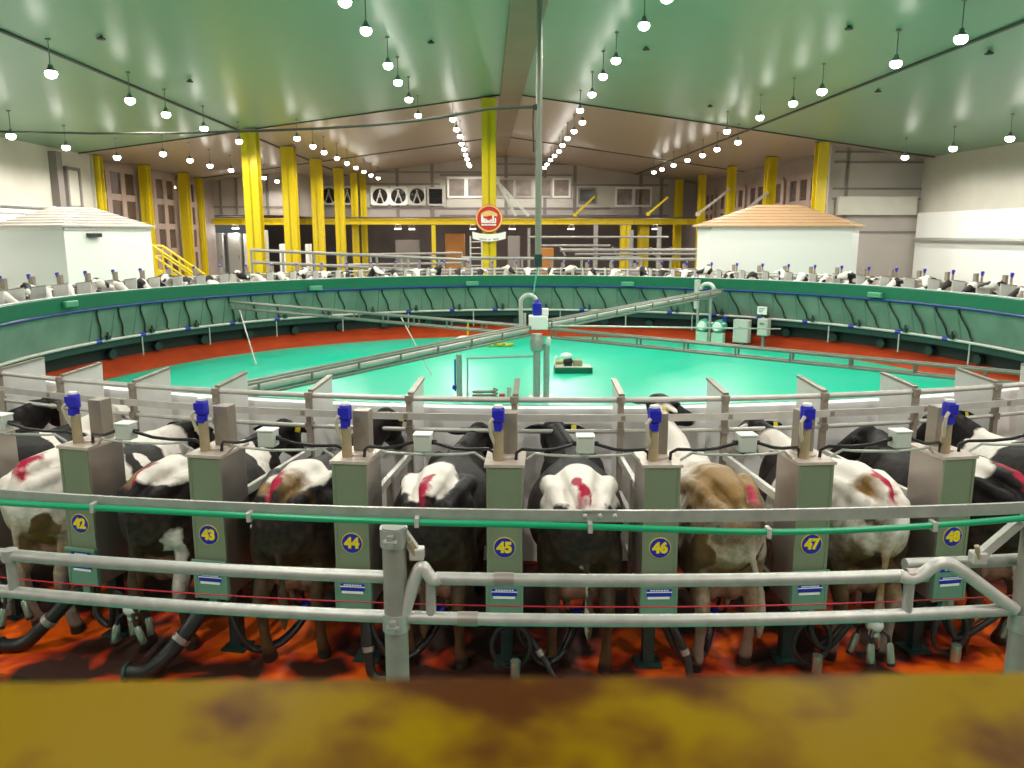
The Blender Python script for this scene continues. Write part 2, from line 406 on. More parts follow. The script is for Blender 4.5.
# far wall joints and windows
def farlines(m):
    for px in (397, 432, 506, 545, 575, 641, 662):
        u, z = PV(px, 170, VF); m.bb(u - .14, u + .14, VF - .12, VF, 4.4, roof_z(u))
    for px0, px1, py in ((366, 482, 172), (366, 440, 184), (440, 572, 175), (366, 610, 208), (440, 668, 215.5), (572, 668, 185), (497, 668, 164)):
        u0, z = PV(px0, py, VF); u1, _ = PV(px1, py, VF); m.bb(u0, u1, VF - .09, VF, z - .07, z + .07)
hall('trim_far_wall', GREYF, farlines)
def farpan(m):
    for x0, x1, y0, y1 in ((364, 446, 185, 208), (446, 498, 176, 208), (498, 572, 176, 208), (572, 662, 186, 208)):
        u0, z1 = PV(x0, y0, VF); u1, z0 = PV(x1, y1, VF); m.bb(u0, u1, VF - .07, VF, z0, z1)
hall('trim_far_panels', WHITEW, farpan)
def cross(m):
    for px in (205, 221, 237, 252, 268, 284):
        u, z = PV(px, 200, 60); m.bb(u - .08, u + .08, 59.9, 60, 4.4, 8)
    for py in (207, 219): m.bb(-19.6, -13.9, 59.9, 60, PV(300, py, 60)[1] - .06, PV(300, py, 60)[1] + .06)
hall('trim_cross_wall', GREYF, cross)
wn = 9
for x0, x1, y0, y1, dk in ((449, 464.5, 179, 196, 0), (468, 483, 179, 196, 0), (496, 513, 180, 196, 0), (516, 531, 180, 196, 0), (540, 550.5, 180, 196, 0), (554, 568.5, 180, 196, 0),
                           (580, 593.5, 189.5, 201.5, 1), (617, 631.5, 189, 205, 0), (635, 649.5, 189, 205, 0)):
    u0, z1 = PV(x0, y0, VF); u1, z0 = PV(x1, y1, VF)
    hall('window_%d' % wn, GLASSB if dk else GLASSD, lambda m: m.bb(u0, u1, VF - .12, VF - .08, z0, z1))
    def fr(m):
        w = .16
        m.bb(u0 - w, u1 + w, VF - .2, VF - .06, z1, z1 + w); m.bb(u0 - w, u1 + w, VF - .2, VF - .06, z0 - w, z0)
        m.bb(u0 - w, u0, VF - .2, VF - .06, z0, z1); m.bb(u1, u1 + w, VF - .2, VF - .06, z0, z1)
    hall('trim_window_%d' % wn, GREYF if dk else (PINKW if 490 < x0 < 545 else WHITE), fr); wn += 1
# left wall pipes, hatch; right wall rail
hall('trim_left_wall_column', GREYF, lambda m: m.bb(UL, UL + .35, 37.2, 37.7, -1, 6.6))
hall('door_1', WHITEW, lambda m: m.bb(UL, UL + .12, 38.5, 39.5, 4.3, 5.9))
hall('trim_door_1', GREYF, lambda m: [m.bb(UL, UL + .18, 38.35, 38.5, 4.2, 6.0), m.bb(UL, UL + .18, 39.5, 39.65, 4.2, 6.0), m.bb(UL, UL + .18, 38.35, 39.65, 5.9, 6.05)])
t = empty('wall_pipes', B(UL, 34, 0)); tag(t, 'two grey horizontal pipes on the left wall above the grey-roofed hut', 'pipe')
for z in (3.85, 4.15):
    MB(t.matrix_world.inverted() @ BM if False else None).tube([B(UL + .2, 29, z) - B(UL, 34, 0), B(UL + .2, 37, z) - B(UL, 34, 0)], .07).build('pipe', PALEP, t)
t = MB(BM); t.tube([(UR - .42, 22, 2.72), (UR - .42, 40.4, 2.72)], .10)
for v in (24, 27, 30, 33, 36, 39.5): t.tube([(UR - .42, v, 2.72), (UR - .15, v, 2.72)], .04)
tag(t.build('wall_rail', GALV), 'grey pipe rail running along the right wall', 'rail')
t = MB(BM); t.tube([(UR - .1, 30.5, 4.1), (UR - .1, 30.5, 4.75), (UR - .1, 29.4, 4.95)], .05)
tag(t.build('conduit_stub', GREYF), 'short bent conduit standing on the white ledge of the right wall', 'conduit')
t = MB(BM); t.box((UR - .55, 29.9, 3.0), (.5, .5, .22))
tag(t.build('wall_bracket', GREYF), 'dark bracket box on the right wall beside its pipe rail', 'bracket')

# ------------------------------------------------------------------ yellow columns and the mezzanine beam
def i_column(name, u, v, w, zt, label, group, zb=-1.02, cap=True):
    e = empty(name, B(u, v, zb), YAW); tag(e, label, 'column', group)
    m = MB(); h = zt - zb
    m.bb(-w / 2, w / 2, -w / 2, -w / 2 + .06, 0, h); m.bb(-w / 2, w / 2, w / 2 - .06, w / 2, 0, h); m.bb(-.04, .04, -w / 2, w / 2, 0, h)
    m.build('shaft', YELL, e)
    m = MB(); m.bb(-w * .62, w * .62, -w * .62, w * .62, 0, .05)
    for sx in (-1, 1):
        for sy in (-1, 1): m.cyl((sx * w * .54, sy * w * .54, .05), (sx * w * .54, sy * w * .54, .09), .03, seg=6)
    m.build('base_plate', YELL, e)
    m = MB(); m.bb(-w * .55, w * .55, -w * .55, w * .55, h - .04, h); m.build('cap_plate', GREYF, e)
    return e
def col_at(px, v, w, label, group):
    u, z = PV(px, 200, v); return i_column('steel_column', u, v, w, roof_z(u) - .02, label, group)
lefts = ((253.5, 40, .70), (290.5, 47.5, .72), (317.5, 55, .68), (339.5, 62.5, .66), (354.5, 67.5, .50), (363.5, 69.3, .46))
for i, (px, v, w) in enumerate(lefts):
    col_at(px, v, w, ['tall yellow steel column, widest and leftmost of the receding row left of the sign', 'second yellow column in the row receding left of the sign', 'third yellow column in the row receding left of the sign',
                      'fourth yellow column in the row receding left of the sign', 'slim yellow column, left one of the close pair beside the wall fans', 'slim yellow column, right one of the close pair beside the wall fans'][i], 'yellow columns left of the sign')
for i, (px, v, w) in enumerate(((818.5, 40.4, .52), (769, 48, .56), (730.5, 55, .5), (701.5, 62.5, .5), (678.5, 68.5, .6))):
    col_at(px, v, w, ['yellow column at the corner of the white end wall on the right', 'second yellow column behind the tan-roofed hut, counted from the right wall', 'third yellow column behind the tan-roofed hut, counted from the right wall',
                      'fourth yellow column from the right wall, before lattice windows', 'farthest yellow column right of the far wall windows'][i], 'yellow columns on the right aisle')
for i, (px, v, w) in enumerate(((100, 41.3, .42), (146.5, 46.9, .5), (185, 52.7, .52), (199, 56.5, .5))):
    col_at(px, v, w, ['narrow yellow column at the corner of the left white wall', 'yellow column between the first and second lattice window bays at left', 'yellow column between the second and third lattice window bays at left', 'yellow column after the last lattice window bay at left'][i], 'yellow columns along the left lattice windows')
cu, _ = PV(489, 200, 40)
i_column('steel_column', cu, 40, .68, roof_z(cu) - .1, 'tall yellow column under the roof ridge carrying the round red sign', None)
for px0, px1, v, label in ((203, 299, 59.6, 'yellow floor beam under the left cross wall, behind the columns'), (299, 492, 66, 'yellow floor beam under the wall fans, left of the red sign'), (490, 716, 66, 'long yellow floor beam under the far windows, right of the red sign')):
    u0, z = PV(px0, 222, v); u1, _ = PV(px1, 222, v)
    e = empty('floor_beam', B((u0 + u1) / 2, v, z - .26), YAW); tag(e, label, 'beam'); L = (u1 - u0) / 2
    m = MB(); m.bb(-L, L, -.2, .2, .06, .12); m.bb(-L, L, -.2, .2, .46, .52); m.bb(-L, L, -.04, .04, .12, .46); m.build('girder', YELL, e)
    m = MB()
    for i in range(int(L * 2 / 2.2)): m.bb(-L + .6 + i * 2.2, -L + .66 + i * 2.2, -.18, .18, .12, .46)
    m.build('stiffener', YELL, e)
m = MB(BM); u, z0 = PV(434, 255, 66); m.bb(u - .16, u + .16, 65.9, 66.1, -1.02, 3.7)
tag(m.build('post', YELL), 'thin yellow post under the floor beam left of the orange door', 'post')
for px, v, label, w in ((625.5, 64, 'yellow strut column under the long beam, left of the pair by the tan-roofed hut', .75), (643.5, 67, 'white-marked yellow column right of the pair under the long beam', .8)):
    u, _ = PV(px, 230, v); i_column('strut_column', u, v, w, 3.72, label, None)
for x0, y0, x1, y1, v, m_, lab in ((575, 215, 595, 196, 64, YELL, 'yellow diagonal brace left of the farthest right column'), (648, 214, 668, 197, 62, YELL, 'short yellow diagonal brace before the right lattice windows'), (742, 213, 768.5, 192, 47.6, PALEP, 'pale diagonal brace at the second yellow column behind the tan roof'), (698, 214, 730.5, 189, 54.68, PALEP, 'pale diagonal brace at the third yellow column behind the tan roof'), (496.5, 179, 516, 216, 40.42, PALEP, 'left pale stair stringer slanting down right of the red sign column'), (496.8, 181.5, 529, 216, 40.42, PALEP, 'right pale stair stringer slanting down towards the long yellow beam')):
    u0, z0 = PV(x0, y0, v); u1, z1 = PV(x1, y1, v)
    m = MB(BM); m.bar((u0, v, z0), (u1, v, z1), .12, .14); m.bar((u0, v - .1, z0), (u0, v + .1, z0), .25, .25)
    tag(m.build('diagonal_brace', m_), lab, 'brace')

# small strip lights in the recess under the mezzanine; last two added as fill
first = None
for i, (px, py, v, lab) in enumerate(((398, 234, 68, 'under the wall fans'), (412, 231, 71, 'above the dark tank cabinet'), (473, 236, 69, 'left of the round sign'), (512, 237, 69, 'right of the round sign'), (571, 234.5, 69, 'above the pipe gantry'), (236, 233, 62, 'added to brighten the pale cabinets at left'), (655, 232, 69, 'added between the pair of yellow columns at right'))):
    u, z = PV(px, py, v)
    if first is None:
        e = empty('strip_light'); first = e
        m = MB(); m.bb(-.28, .28, -.07, .07, .04, .10); m.bb(-.2, -.17, -.02, .02, .10, .9); m.bb(.17, .2, -.02, .02, .10, .9); m.build('housing', GREYF, e)
        m = MB(); m.bb(-.26, .26, -.05, .05, 0, .04); m.build('tube', mat('strip_tube', (1, .97, .9), .5, emit=(1, .95, .88, 3.0)), e)
        ld = bpy.data.lights.new('strip_lamp', 'POINT'); ld.energy = 130; ld.shadow_soft_size = .1; ld.color = (1, .93, .85)
        lo = bpy.data.objects.new('strip_lamp', ld); COL.objects.link(lo); lo.parent = e; lo.location = (0, -.3, -.15)
    else: e = copy_tree(first)
    e.location = B(u, v, 3.38); e.rotation_euler = (0, 0, YAW)
    tag(e, 'small strip light in the recess ' + lab, 'light', 'strip lights under the mezzanine')
# exhaust fans
fi = 0
for px, py, label in ((329, 195.5, 'round wall fan behind the fourth and third left columns'), (347.5, 195.5, 'round wall fan between the fourth left column and the slim pair'), (380, 196, 'round wall fan, leftmost of the three right of the columns'), (398.5, 196, 'round wall fan, middle of the three right of the columns'), (417, 196, 'darker round wall fan next to the square louvre')):
    u, z = PV(px, py, VF - .3)
    e = empty('exhaust_fan', B(u, VF - .3, z), YAW); tag(e, label, 'fan', 'wall fans under the far gable')
    m = MB(); R = .64
    n = 28; w = .78
    outer = []
    for i in range(n):
        a = 2 * PI * i / n; c_, s_ = math.cos(a), math.sin(a); k = w / max(abs(c_), abs(s_)); outer.append((c_ * k, s_ * k))
    vs = [(x, -.15, y) for x, y in outer] + [(R * math.cos(2 * PI * i / n), -.15, R * math.sin(2 * PI * i / n)) for i in range(n)] + [(x, .15, y) for x, y in outer] + [(R * math.cos(2 * PI * i / n), .15, R * math.sin(2 * PI * i / n)) for i in range(n)]
    fs = []
    for i in range(n):
        j = (i + 1) % n; fs += [(i, j, n + j, n + i), (i, j, 2 * n + j, 2 * n + i), (n + i, n + j, 3 * n + j, 3 * n + i), (2 * n + i, 2 * n + j, 3 * n + j, 3 * n + i)]
    m.add(vs, fs).build('housing', PALEP if fi == 4 else WHITE, e)
    m = MB(); m.tube([(0, .12, 0), (0, .14, 0)], R - .01, 24); m.build('backplate', GLASSB, e)
    for k in range(6):
        a = k * PI / 3 + .3
        m = MB(); m.poly([(0.08, -.05), (.58, -.16), (.6, .1), (.08, .05)], Matrix.Rotation(-a, 4, 'Y') @ Matrix.Rotation(PI / 2, 4, 'X') @ Matrix.Rotation(.3, 4, 'X'), .015); m.build('blade', GLASSB, e)
    m = MB(); m.tube([(0, -.08, 0), (0, .1, 0)], .13, 14); m.build('hub', GREYF, e)
    m = MB(); m.bar((-.3, -.13, -.55), (0.05, -.13, .5), .03, .08); m.bar((.3, -.13, -.55), (-.05, -.13, .5), .03, .08); m.build('support_strut', PALEP, e)
    fi += 1
u0, z1 = PV(429, 189, VF); u1, z0 = PV(442.5, 204, VF)
e = empty('wall_louvre', B((u0 + u1) / 2, VF - .2, (z0 + z1) / 2), YAW); tag(e, 'square dark louvre in a pale frame right of the wall fans', 'louvre')
w, h = (u1 - u0) / 2, (z1 - z0) / 2
m = MB(); m.bb(-w, w, .02, .06, -h, h)
for i in range(9): m.box((0, 0, -h + .08 + i * (2 * h - .16) / 8), (2 * w, .1, .03), Matrix.Rotation(.6, 3, 'X'))
m.build('slats', GLASSB, e)
m = MB(); m.bb(-w - .15, w + .15, -.08, .1, h, h + .15); m.bb(-w - .15, w + .15, -.08, .1, -h - .15, -h); m.bb(-w - .15, -w, -.08, .1, -h, h); m.bb(w, w + .15, -.08, .1, -h, h); m.build('frame', PALEP, e)

# round sign and its banner on the centre column
u, z = PV(489, 218.5, 39.5)
e = empty('round_sign', B(u, 39.5, z), YAW); tag(e, 'round red sign with tan rim and white banner on the centre column', 'sign')
def disc(m, r0, r1, y0, y1, n=40):
    vs = []
    for y in (y0, y1):
        for r in (r0, r1): vs += [(r * math.cos(2 * PI * i / n), y, r * math.sin(2 * PI * i / n)) for i in range(n)]
    fs = []
    for i in range(n):
        j = (i + 1) % n
        for a, b in ((0, 1), (1, 3), (3, 2), (2, 0)): fs.append((a * n + i, a * n + j, b * n + j, b * n + i))
    return m.add(vs, fs)
SR = .66
m = MB(); disc(m, 0, SR, -.06, .06); m.build('disc', REDS, e)
m = MB(); disc(m, SR * .86, SR * .97, -.085, -.05); m.build('rim', TANS, e)
FY = Matrix.Rotation(PI / 2, 4, 'X')                   # outlines in the x-z plane, extruded towards the viewer
m = MB(); m.poly([(-.38, .1)] + [(-.4 + .8 * i / 10, .14 + .28 * math.sin(PI * (0.15 + .7 * i / 10)) - .05) for i in range(11)] + [(.4, .1), (.1, .14), (-.1, .1)], Matrix.Translation((0, -.06, 0)) @ FY, .025); m.build('emblem_arc', TANS, e)
m = MB()
for x, w, y0, y1 in ((-.33, .1, -.2, .14), (-.24, .07, -.2, .02), (-.15, .07, -.18, -.02), (-.07, .06, -.18, -.06), (.01, .06, -.18, -.08), (.1, .07, -.18, -.03), (.2, .08, -.2, .14), (.31, .07, -.18, .02)):
    m.bb(x - w / 2, x + w / 2, -.09, -.058, y0, y1)
m.bb(-.36, .35, -.088, -.058, -.21, -.16)
for i in range(9): m.bb(-.36 + i * .08, -.3 + i * .08, -.09, -.058, -.34, -.26)
m.build('emblem_lettering', WHITE, e)
m = MB(); top = [(-.82 + 1.64 * i / 12, -.62 - .13 * math.sin(PI * i / 12)) for i in range(13)]; bot = [(x * .97, y - .34) for x, y in reversed(top)]
m.poly(top + bot, Matrix.Translation((0, -.02, 0)) @ FY, .05); bn = m.build('banner', WHITE, e)
m = MB()
for i, wd in enumerate((.06, .1, .05, .12, .0, .06, .05, .0, .1, .06, .1)):
    if wd:
        x = -.44 + i * .085; zz = -.90 - .1 * math.cos(x / .82 * PI / 2); m.bb(x - wd / 2.6, x + wd / 2.6, -.08, -.065, zz - .028, zz + .028)
m.build('banner_lettering', GREYF, bn)

# ------------------------------------------------------------------ hanging lamps
def lamp_at(u, v, label, group, first=[None], r=1.0, light=True):
    z = roof_z(u)
    if first[0] is None:
        e = empty('hanging_lamp', B(u, v, z))
        m = MB(); m.cyl((0, 0, 0), (0, 0, -.04), .07, .06, 10); m.build('ceiling_rose', SHADE, e)
        m = MB(); m.tube([(0, 0, -.03), (0, 0, -.66)], .014, 6); m.build('rod', SHADE, e)
        m = MB(); m.tube([(0, 0, -.62), (0, 0, -.70), (0, 0, -.74), (0, 0, -.79)], [.05, .065, .11, .14], 16, caps=True); m.build('shade', SHADE, e)
        m = MB(); m.sph((0, 0, -.85), (.15, .15, .12), 14, 8); m.build('bulb', BULB, e)
        ld = bpy.data.lights.new('lamp_light', 'SPOT'); ld.energy = LAMP_W; ld.spot_size = math.radians(172); ld.spot_blend = 0.35; ld.shadow_soft_size = .18; ld.color = (1.0, .95, .87)
        lo = bpy.data.objects.new('lamp_light', ld); COL.objects.link(lo); lo.parent = e; lo.location = (0, 0, -1.02)
        first[0] = e
    else:
        e = copy_tree(first[0]); e.location = B(u, v, z)
    tag(e, label, 'lamp', group)
    return e
def lamp_px(px, py):                                   # the lamp hangs 0.83 m below the sloping roof sheet
    r = ray(px, py); t0, t1 = 4.0, 90.0
    for _ in range(60):
        t = (t0 + t1) / 2; q = r * t; u = q.x * CO + q.y * SI
        if q.z + CAM_Z < roof_z(u) - .83: t0 = t
        else: t1 = t
    return (u, -q.x * SI + q.y * CO)
ROWS = [
 ('middle left row above the pit', [(345, 1), (366, 30), (388, 65), (398, 82), (409, 99), (418, 115)]),
 ('middle left row beyond the sign column', [(453, 119), (456.5, 129), (460, 136), (461.5, 143.5), (464, 149), (465.5, 154.5), (467, 159), (468.5, 163.5), (470, 167)]),
 ('middle right row above the pit', [(667, -3), (644, 25), (616, 60), (603, 76), (592, 94), (580, 110)]),
 ('middle right row beyond the hanging pole', [(582.5, 122), (574, 131), (567.5, 138), (562.5, 145), (559, 151), (554.5, 155.5), (550.5, 159.5), (547, 164), (544.5, 167.5)]),
 ('long row over the right side', [(961, 38), (896, 63), (822, 91), (793, 103), (760, 117), (727, 131), (738, 142), (717, 149), (702.5, 155), (687.5, 160), (673.5, 165), (662, 169), (654, 172)]),
 ('short row along the right wall', [(1010, 138), (953, 148), (905, 157)]),
 ('long row over the left side', [(51, 73), (130, 100), (166, 114), (204, 128), (239, 141), (297, 138), (313, 146), (324, 152), (337, 158), (347, 163), (356, 167.5), (364, 171.5), (371, 175), (378, 178)]),
 ('short row along the left wall', [(11, 135.5), (66, 147), (117, 157)]),
 ('row over the left aisle', [(163, 153.5), (190, 160), (210, 165.5), (231, 170), (264, 177.5), (277, 181)]),
 ('low row before the lattice windows', [(99, 177), (129, 181), (152, 184.5), (173, 187), (192, 190)]),
]
for name, pts in ROWS:
    n = len(pts)
    for i, p in enumerate(pts):
        u, v = lamp_px(*p)
        if v > 67: v = 67
        lab = 'glowing rod-hung lamp, %s in the %s' % (nth(i) if i < n - 1 else 'last', name)
        lamp_at(u, v, lab, 'hanging lamps, ' + name)
xi = 0
for u in (-14.5, -3.3, 5.0, 13.5):  # unseen lamp rows added to light the near stalls
    for v in (-3.0, 1.5, 6.0, 10.5, 15.0):
        e = lamp_at(u, v, 'added hanging lamp above the walkway, out of view, lighting the near stalls', 'added lamps above the walkway'); xi += 1
        if v < 5:                                      # added rows by the camera, boosted to brighten the feed wall
            for ch in e.children:
                if ch.type == 'LIGHT': ch.data = ch.data.copy(); ch.data.energy = LAMP_W * 1.3

# ceiling sprinklers
for i, (px, py, lab) in enumerate(((101, 38, 'beside the seam at upper left'), (190, 81, 'under the left seam before the first yellow column'), (849, 28, 'left of the nearest lamp of the right side row'), (989, 53, 'right of the nearest lamp of the right side row'), (878, 91, 'below the right seam'), (431, 42, 'right of the middle left lamp row'), (646, 49, 'right of the middle right lamp row'), (710, 106, 'before the right cross seam'))):
    r = ray(px, py); t0, t1 = 4.0, 90.0
    for _ in range(50):
        t = (t0 + t1) / 2; q = r * t; u = q.x * CO + q.y * SI
        if q.z + CAM_Z < roof_z(u) - .05: t0 = t
        else: t1 = t
    m = MB(); m.cyl(q + Vector((0, 0, CAM_Z + .12)), q + Vector((0, 0, CAM_Z)), .05, seg=8); m.cyl(q + Vector((0, 0, CAM_Z)), q + Vector((0, 0, CAM_Z - .04)), .11, seg=10)
    tag(m.build('sprinkler_head', SEAM), 'small dark ceiling sprinkler ' + lab, 'sprinkler', 'ceiling sprinklers')

# ------------------------------------------------------------------ huts
def hut(loc, pts, zb, ze, za, topw, roofm, label, rz, seams_n=7):
    e = empty('hut', loc, rz); tag(e, label, 'hut')
    n = len(pts); m = MB()
    m.poly(pts, Matrix.Translation((0, 0, zb)), ze - zb); m.build('wall', WHITE, e)
    # stepped sheets of the hipped roof
    m = MB(); K = seams_n
    def ringp(s, z): return [(x * s, y * s, z) for x, y in pts]
    for k in range(K):
        s0, s1 = 1.06 + (topw - 1.06) * k / K, 1.06 + (topw - 1.06) * (k + 1) / K
        z0, z1 = ze + (za - ze) * k / K, ze + (za - ze) * (k + 1) / K
        vs = ringp(s0 * 1.012, z0 - .01) + ringp(s0 * 1.012, z0 + .05) + ringp(s1, z1 + .02)
        fs = [tuple(reversed(range(n)))] + [(i, (i + 1) % n, n + (i + 1) % n, n + i) for i in range(n)] + [(n + i, n + (i + 1) % n, 2 * n + (i + 1) % n, 2 * n + i) for i in range(n)] + [tuple(range(2 * n, 3 * n))]
        m.add(vs, fs)
    m.build('roof', roofm, e, smooth=False)
    m = MB()
    for i in range(n):
        a = Vector((*pts[i], ze)) * 1; b = Vector((*pts[(i + 1) % n], ze))
        m.bar(a * 1.0 + Vector((0, 0, -.06)), b + Vector((0, 0, -.06)), .1, .14)
    m.build('eave_trim', PALEP, e)
    return e
def hut_world(P, *a, **k):
    c = sum((Vector((x, y, 0)) for x, y in P), Vector()) / len(P)
    return hut(c, [(x - c.x, y - c.y) for x, y in P], *a, **k)
th = math.radians(65.7); sd_ = 4.33 * .87; fx, fy = -18.14 * .87, 32.95 * .87
h1 = hut_world([(fx, fy), (fx + sd_ * math.cos(th), fy + sd_ * math.sin(th)), (fx + sd_ * math.cos(th) - sd_ * math.sin(th), fy + sd_ * (math.sin(th) + math.cos(th))), (fx - sd_ * math.sin(th), fy + sd_ * math.cos(th))],
    -1.02, 3.26, 3.98, .24, ROOFG, 'white square hut with a grey stepped roof at the left wall', 0)
hc = h1.location; fp = Vector((fx + sd_ * math.cos(th) * .30, fy + sd_ * math.sin(th) * .30, 0)) - hc
m = MB(); m.box(fp + Vector((math.sin(th) * .1, -math.cos(th) * .1, 2.96)), (.5, .2, .14), Matrix.Rotation(th, 3, 'Z')); m.build('wall_lamp', GLASSB, h1)
h2 = hut_world([(8.21, 33.6), (14.07, 33.6), (14.5, 34.0), (14.9, 38.5), (9.3, 38.5), (7.76, 34.0)], -1.02, 3.30, 4.2, .26, ROOFT, 'white hut with a tan stepped hip roof at the right side', 0)

# yellow stair beside the left hut
u0, z0 = PV(158, 246, 37); u1, z1 = PV(201, 275, 37)
e = empty('steel_stair', B(u0, 37, 0), YAW); tag(e, 'yellow steel stair with handrails descending beside the grey-roofed hut', 'stair')
dx = u1 - u0
for s in (-.5, .5):
    m = MB(); m.bar((0, s, z0 - 1.1), (dx, s, z1 - 1.1), .06, .28); m.build('stringer', YELL, e)
    m = MB(); m.tube([(-.8, s, z0), (0, s, z0), (dx, s, z1)], .05); m.tube([(-.8, s, z0 - .45), (0, s, z0 - .45), (dx, s, z1 - .45)], .04)
    for i in range(6): m.tube([(dx * i / 5, s, z0 + (z1 - z0) * i / 5), (dx * i / 5, s, z0 + (z1 - z0) * i / 5 - 1.1)], .035)
    m.build('handrail', YELL, e)
for i in range(8):
    m = MB(); q = (i + .5) / 8; m.bb(dx * q - .14, dx * q + .14, -.5, .5, z0 - 1.12 + (z1 - z0) * q, z0 - 1.08 + (z1 - z0) * q); m.build('tread', YELL, e)
m = MB(); m.bb(-.9, .05, -.5, .5, z0 - 1.14, z0 - 1.08); m.build('landing', YELL, e)
m = MB(); m.bb(-.85, -.75, -.45, -.35, -1.02, z0 - 1.1); m.bb(-.85, -.75, .35, .45, -1.02, z0 - 1.1); m.bb(dx - .05, dx + .05, -.5, .5, -1.02, z1 - 1.0); m.build('leg', YELL, e)

# ------------------------------------------------------------------ equipment behind the far stalls
def railing(px0, py0, px1, py1, v, dz, n, label, m_=GALVD2):
    u0, z0 = PV(px0, py0, v); u1, z1 = PV(px1, py1, v)
    e = empty('yard_railing', B((u0 + u1) / 2, v, -1.02), YAW); tag(e, label, 'railing'); um = (u0 + u1) / 2
    for k in range(2):
        m = MB(); m.tube([(u0 - um, 0, z0 - k * dz + 1.02), (u1 - um, 0, z1 - k * dz + 1.02)], .07); m.build('rail', m_, e)
    for i in range(n):
        q = i / (n - 1); m = MB(); m.tube([((u1 - u0) * q + u0 - um, 0, 0), ((u1 - u0) * q + u0 - um, 0, z0 + (z1 - z0) * q + 1.02)], .06); m.build('post', m_, e)
railing(251, 250, 470, 260, 37.5, .55, 8, 'grey yard railing behind the far stalls, left of the sign column')
railing(462, 258, 700, 259.5, 38, .5, 9, 'grey yard railing behind the far stalls, right of the sign column')
railing(340, 255, 462, 253, 45, .55, 5, 'second grey railing farther back, left of the sign column')
def machine(px0, px1, py0, py1, v, m_, label, name='machine_cabinet', cat='machine'):
    u0, z1 = PV(px0, py0, v); u1, z0 = PV(px1, py1, v); um = (u0 + u1) / 2; w = (u1 - u0) / 2
    e = empty(name, B(um, v, -1.02), YAW); tag(e, label, cat)
    m = MB(); m.bb(-w, w, 0, .8, .12, z1 + 1.02); m.build('body', m_, e, bevel=.04)
    m = MB(); m.bb(-w * .9, w * .9, -.04, .0, .3, z1 + .85); m.build('door_panel', m_, e)
    m = MB(); m.bb(-w * 1.02, w * 1.02, -.05, .85, 0, .12); m.build('plinth', GREYF, e)
    m = MB(); m.bb(w * .7, w * .78, -.1, -.03, z1 * .5 + .6, z1 * .5 + .9); m.build('handle', GREYF, e)
machine(206, 224, 233, 254, 62, PALEP, 'pale cabinet under the left cross wall, left one of three')
machine(227, 241, 233, 254, 62, PALEP, 'pale cabinet under the left cross wall, middle one of three')
machine(243, 249, 234, 254, 62, WHITE, 'narrow white cabinet beside the widest yellow column')
machine(262, 266, 230, 256, 50, PALEP, 'slim pale cabinet just right of the widest yellow column')
machine(279, 284, 244, 260, 50, WHITE, 'small white box left of the second yellow column')
machine(305, 310, 244, 260, 55, WHITE, 'small white box left of the third yellow column')
machine(395, 420, 240, 262, 70, GREYF, 'dark grey tank cabinet under the fans in the recess')
machine(445, 465, 233.5, 262, 68, ORANGEP, 'orange door panel in the dark recess left of the sign', 'door_leaf', 'door')
machine(508, 520, 236, 262, 64, GREYF, 'dark control cabinet right of the sign column')
machine(539, 554, 248, 262, 60, ORANGEP, 'tan drum cabinet behind the hanging pole')
def gantry(label):
    v = 46
    e = empty('pipe_gantry', B(0, v, -1.02), YAW); tag(e, label, 'pipe gantry')
    for px, py in ((596, 224), (631.5, 230), (659.5, 227), (529, 228)):
        u, z = PV(px, py, v); m = MB(); m.tube([(u, 0, 0), (u, 0, z + 1.02)], .13 if px > 530 else .08); m.build('post', GALVD2, e)
    for x0, x1, py, r in ((529, 668, 237, .06), (540, 610, 245.5, .06), (560, 700, 250, .1), (575, 700, 254, .07), (600, 640, 257, .05)):
        u0, z = PV(x0, py, v); u1, _ = PV(x1, py, v); m = MB(); m.tube([(u0, -.1, z + 1.02), (u1, -.1, z + 1.02)], r); m.build('pipe', GALVD2, e)
    for px in (560, 593, 612, 650, 670):
        u, z = PV(px, 247, v); m = MB(); m.tube([(u, -.1, z + 1.02), (u + .3, -.1, z - .5 + 1.02)], .05); m.build('pipe_hanger', GALVD2, e)
gantry('grey pipe gantry under the long yellow beam, right of the hanging pole')
u, z = PV(476, 236, 43)
e = empty('step_ladder', B(u, 43, -1.02), YAW); tag(e, 'grey ladder standing left of the sign column', 'ladder')
for s in (-.3, .3):
    m = MB(); m.tube([(s, 0, 0), (s, .2, z + 1.02)], .04); m.build('rail', PALEP, e)
for i in range(12):
    m = MB(); m.tube([(-.3, .2 * i / 12, .2 + i * .31), (.3, .2 * i / 12, .2 + i * .31)], .025); m.build('rung', PALEP, e)

# ------------------------------------------------------------------ the rotary platform
rp = empty('rotary_platform', (CX, CY, -1.0)); tag(rp, 'round milking platform with orange deck and green inner fascia', 'platform')
OFF = Matrix.Translation((-CX, -CY, 1.0))
def rpart(name, m_, build, parent=rp, **kw): mb = MB(OFF); build(mb); return mb.build(name, m_, parent, **kw)
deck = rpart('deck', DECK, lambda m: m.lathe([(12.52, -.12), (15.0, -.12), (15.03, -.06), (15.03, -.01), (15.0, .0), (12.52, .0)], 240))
rpart('deck_edge', TEALDK, lambda m: m.rect_ring(14.9, 15.0, -.45, -.12, 240))
rpart('feed_wall', FRP, lambda m: m.lathe([(12.50, 0.0), (12.54, 0.0), (12.33, 1.34), (12.34, 1.36), (12.34, 1.41), (12.22, 1.41), (12.24, 1.0)], 240))
rpart('fascia', FASCIA, lambda m: m.lathe([(12.16, 1.0), (12.215, 1.0), (12.215, 1.405), (12.14, 1.405), (12.12, 1.38), (12.12, 1.02)], 240))
rpart('skirt', SKIRT, lambda m: m.lathe([(12.23, 1.0), (12.19, 1.0), (12.45, .06), (12.49, .06), (12.26, .9)], 240))
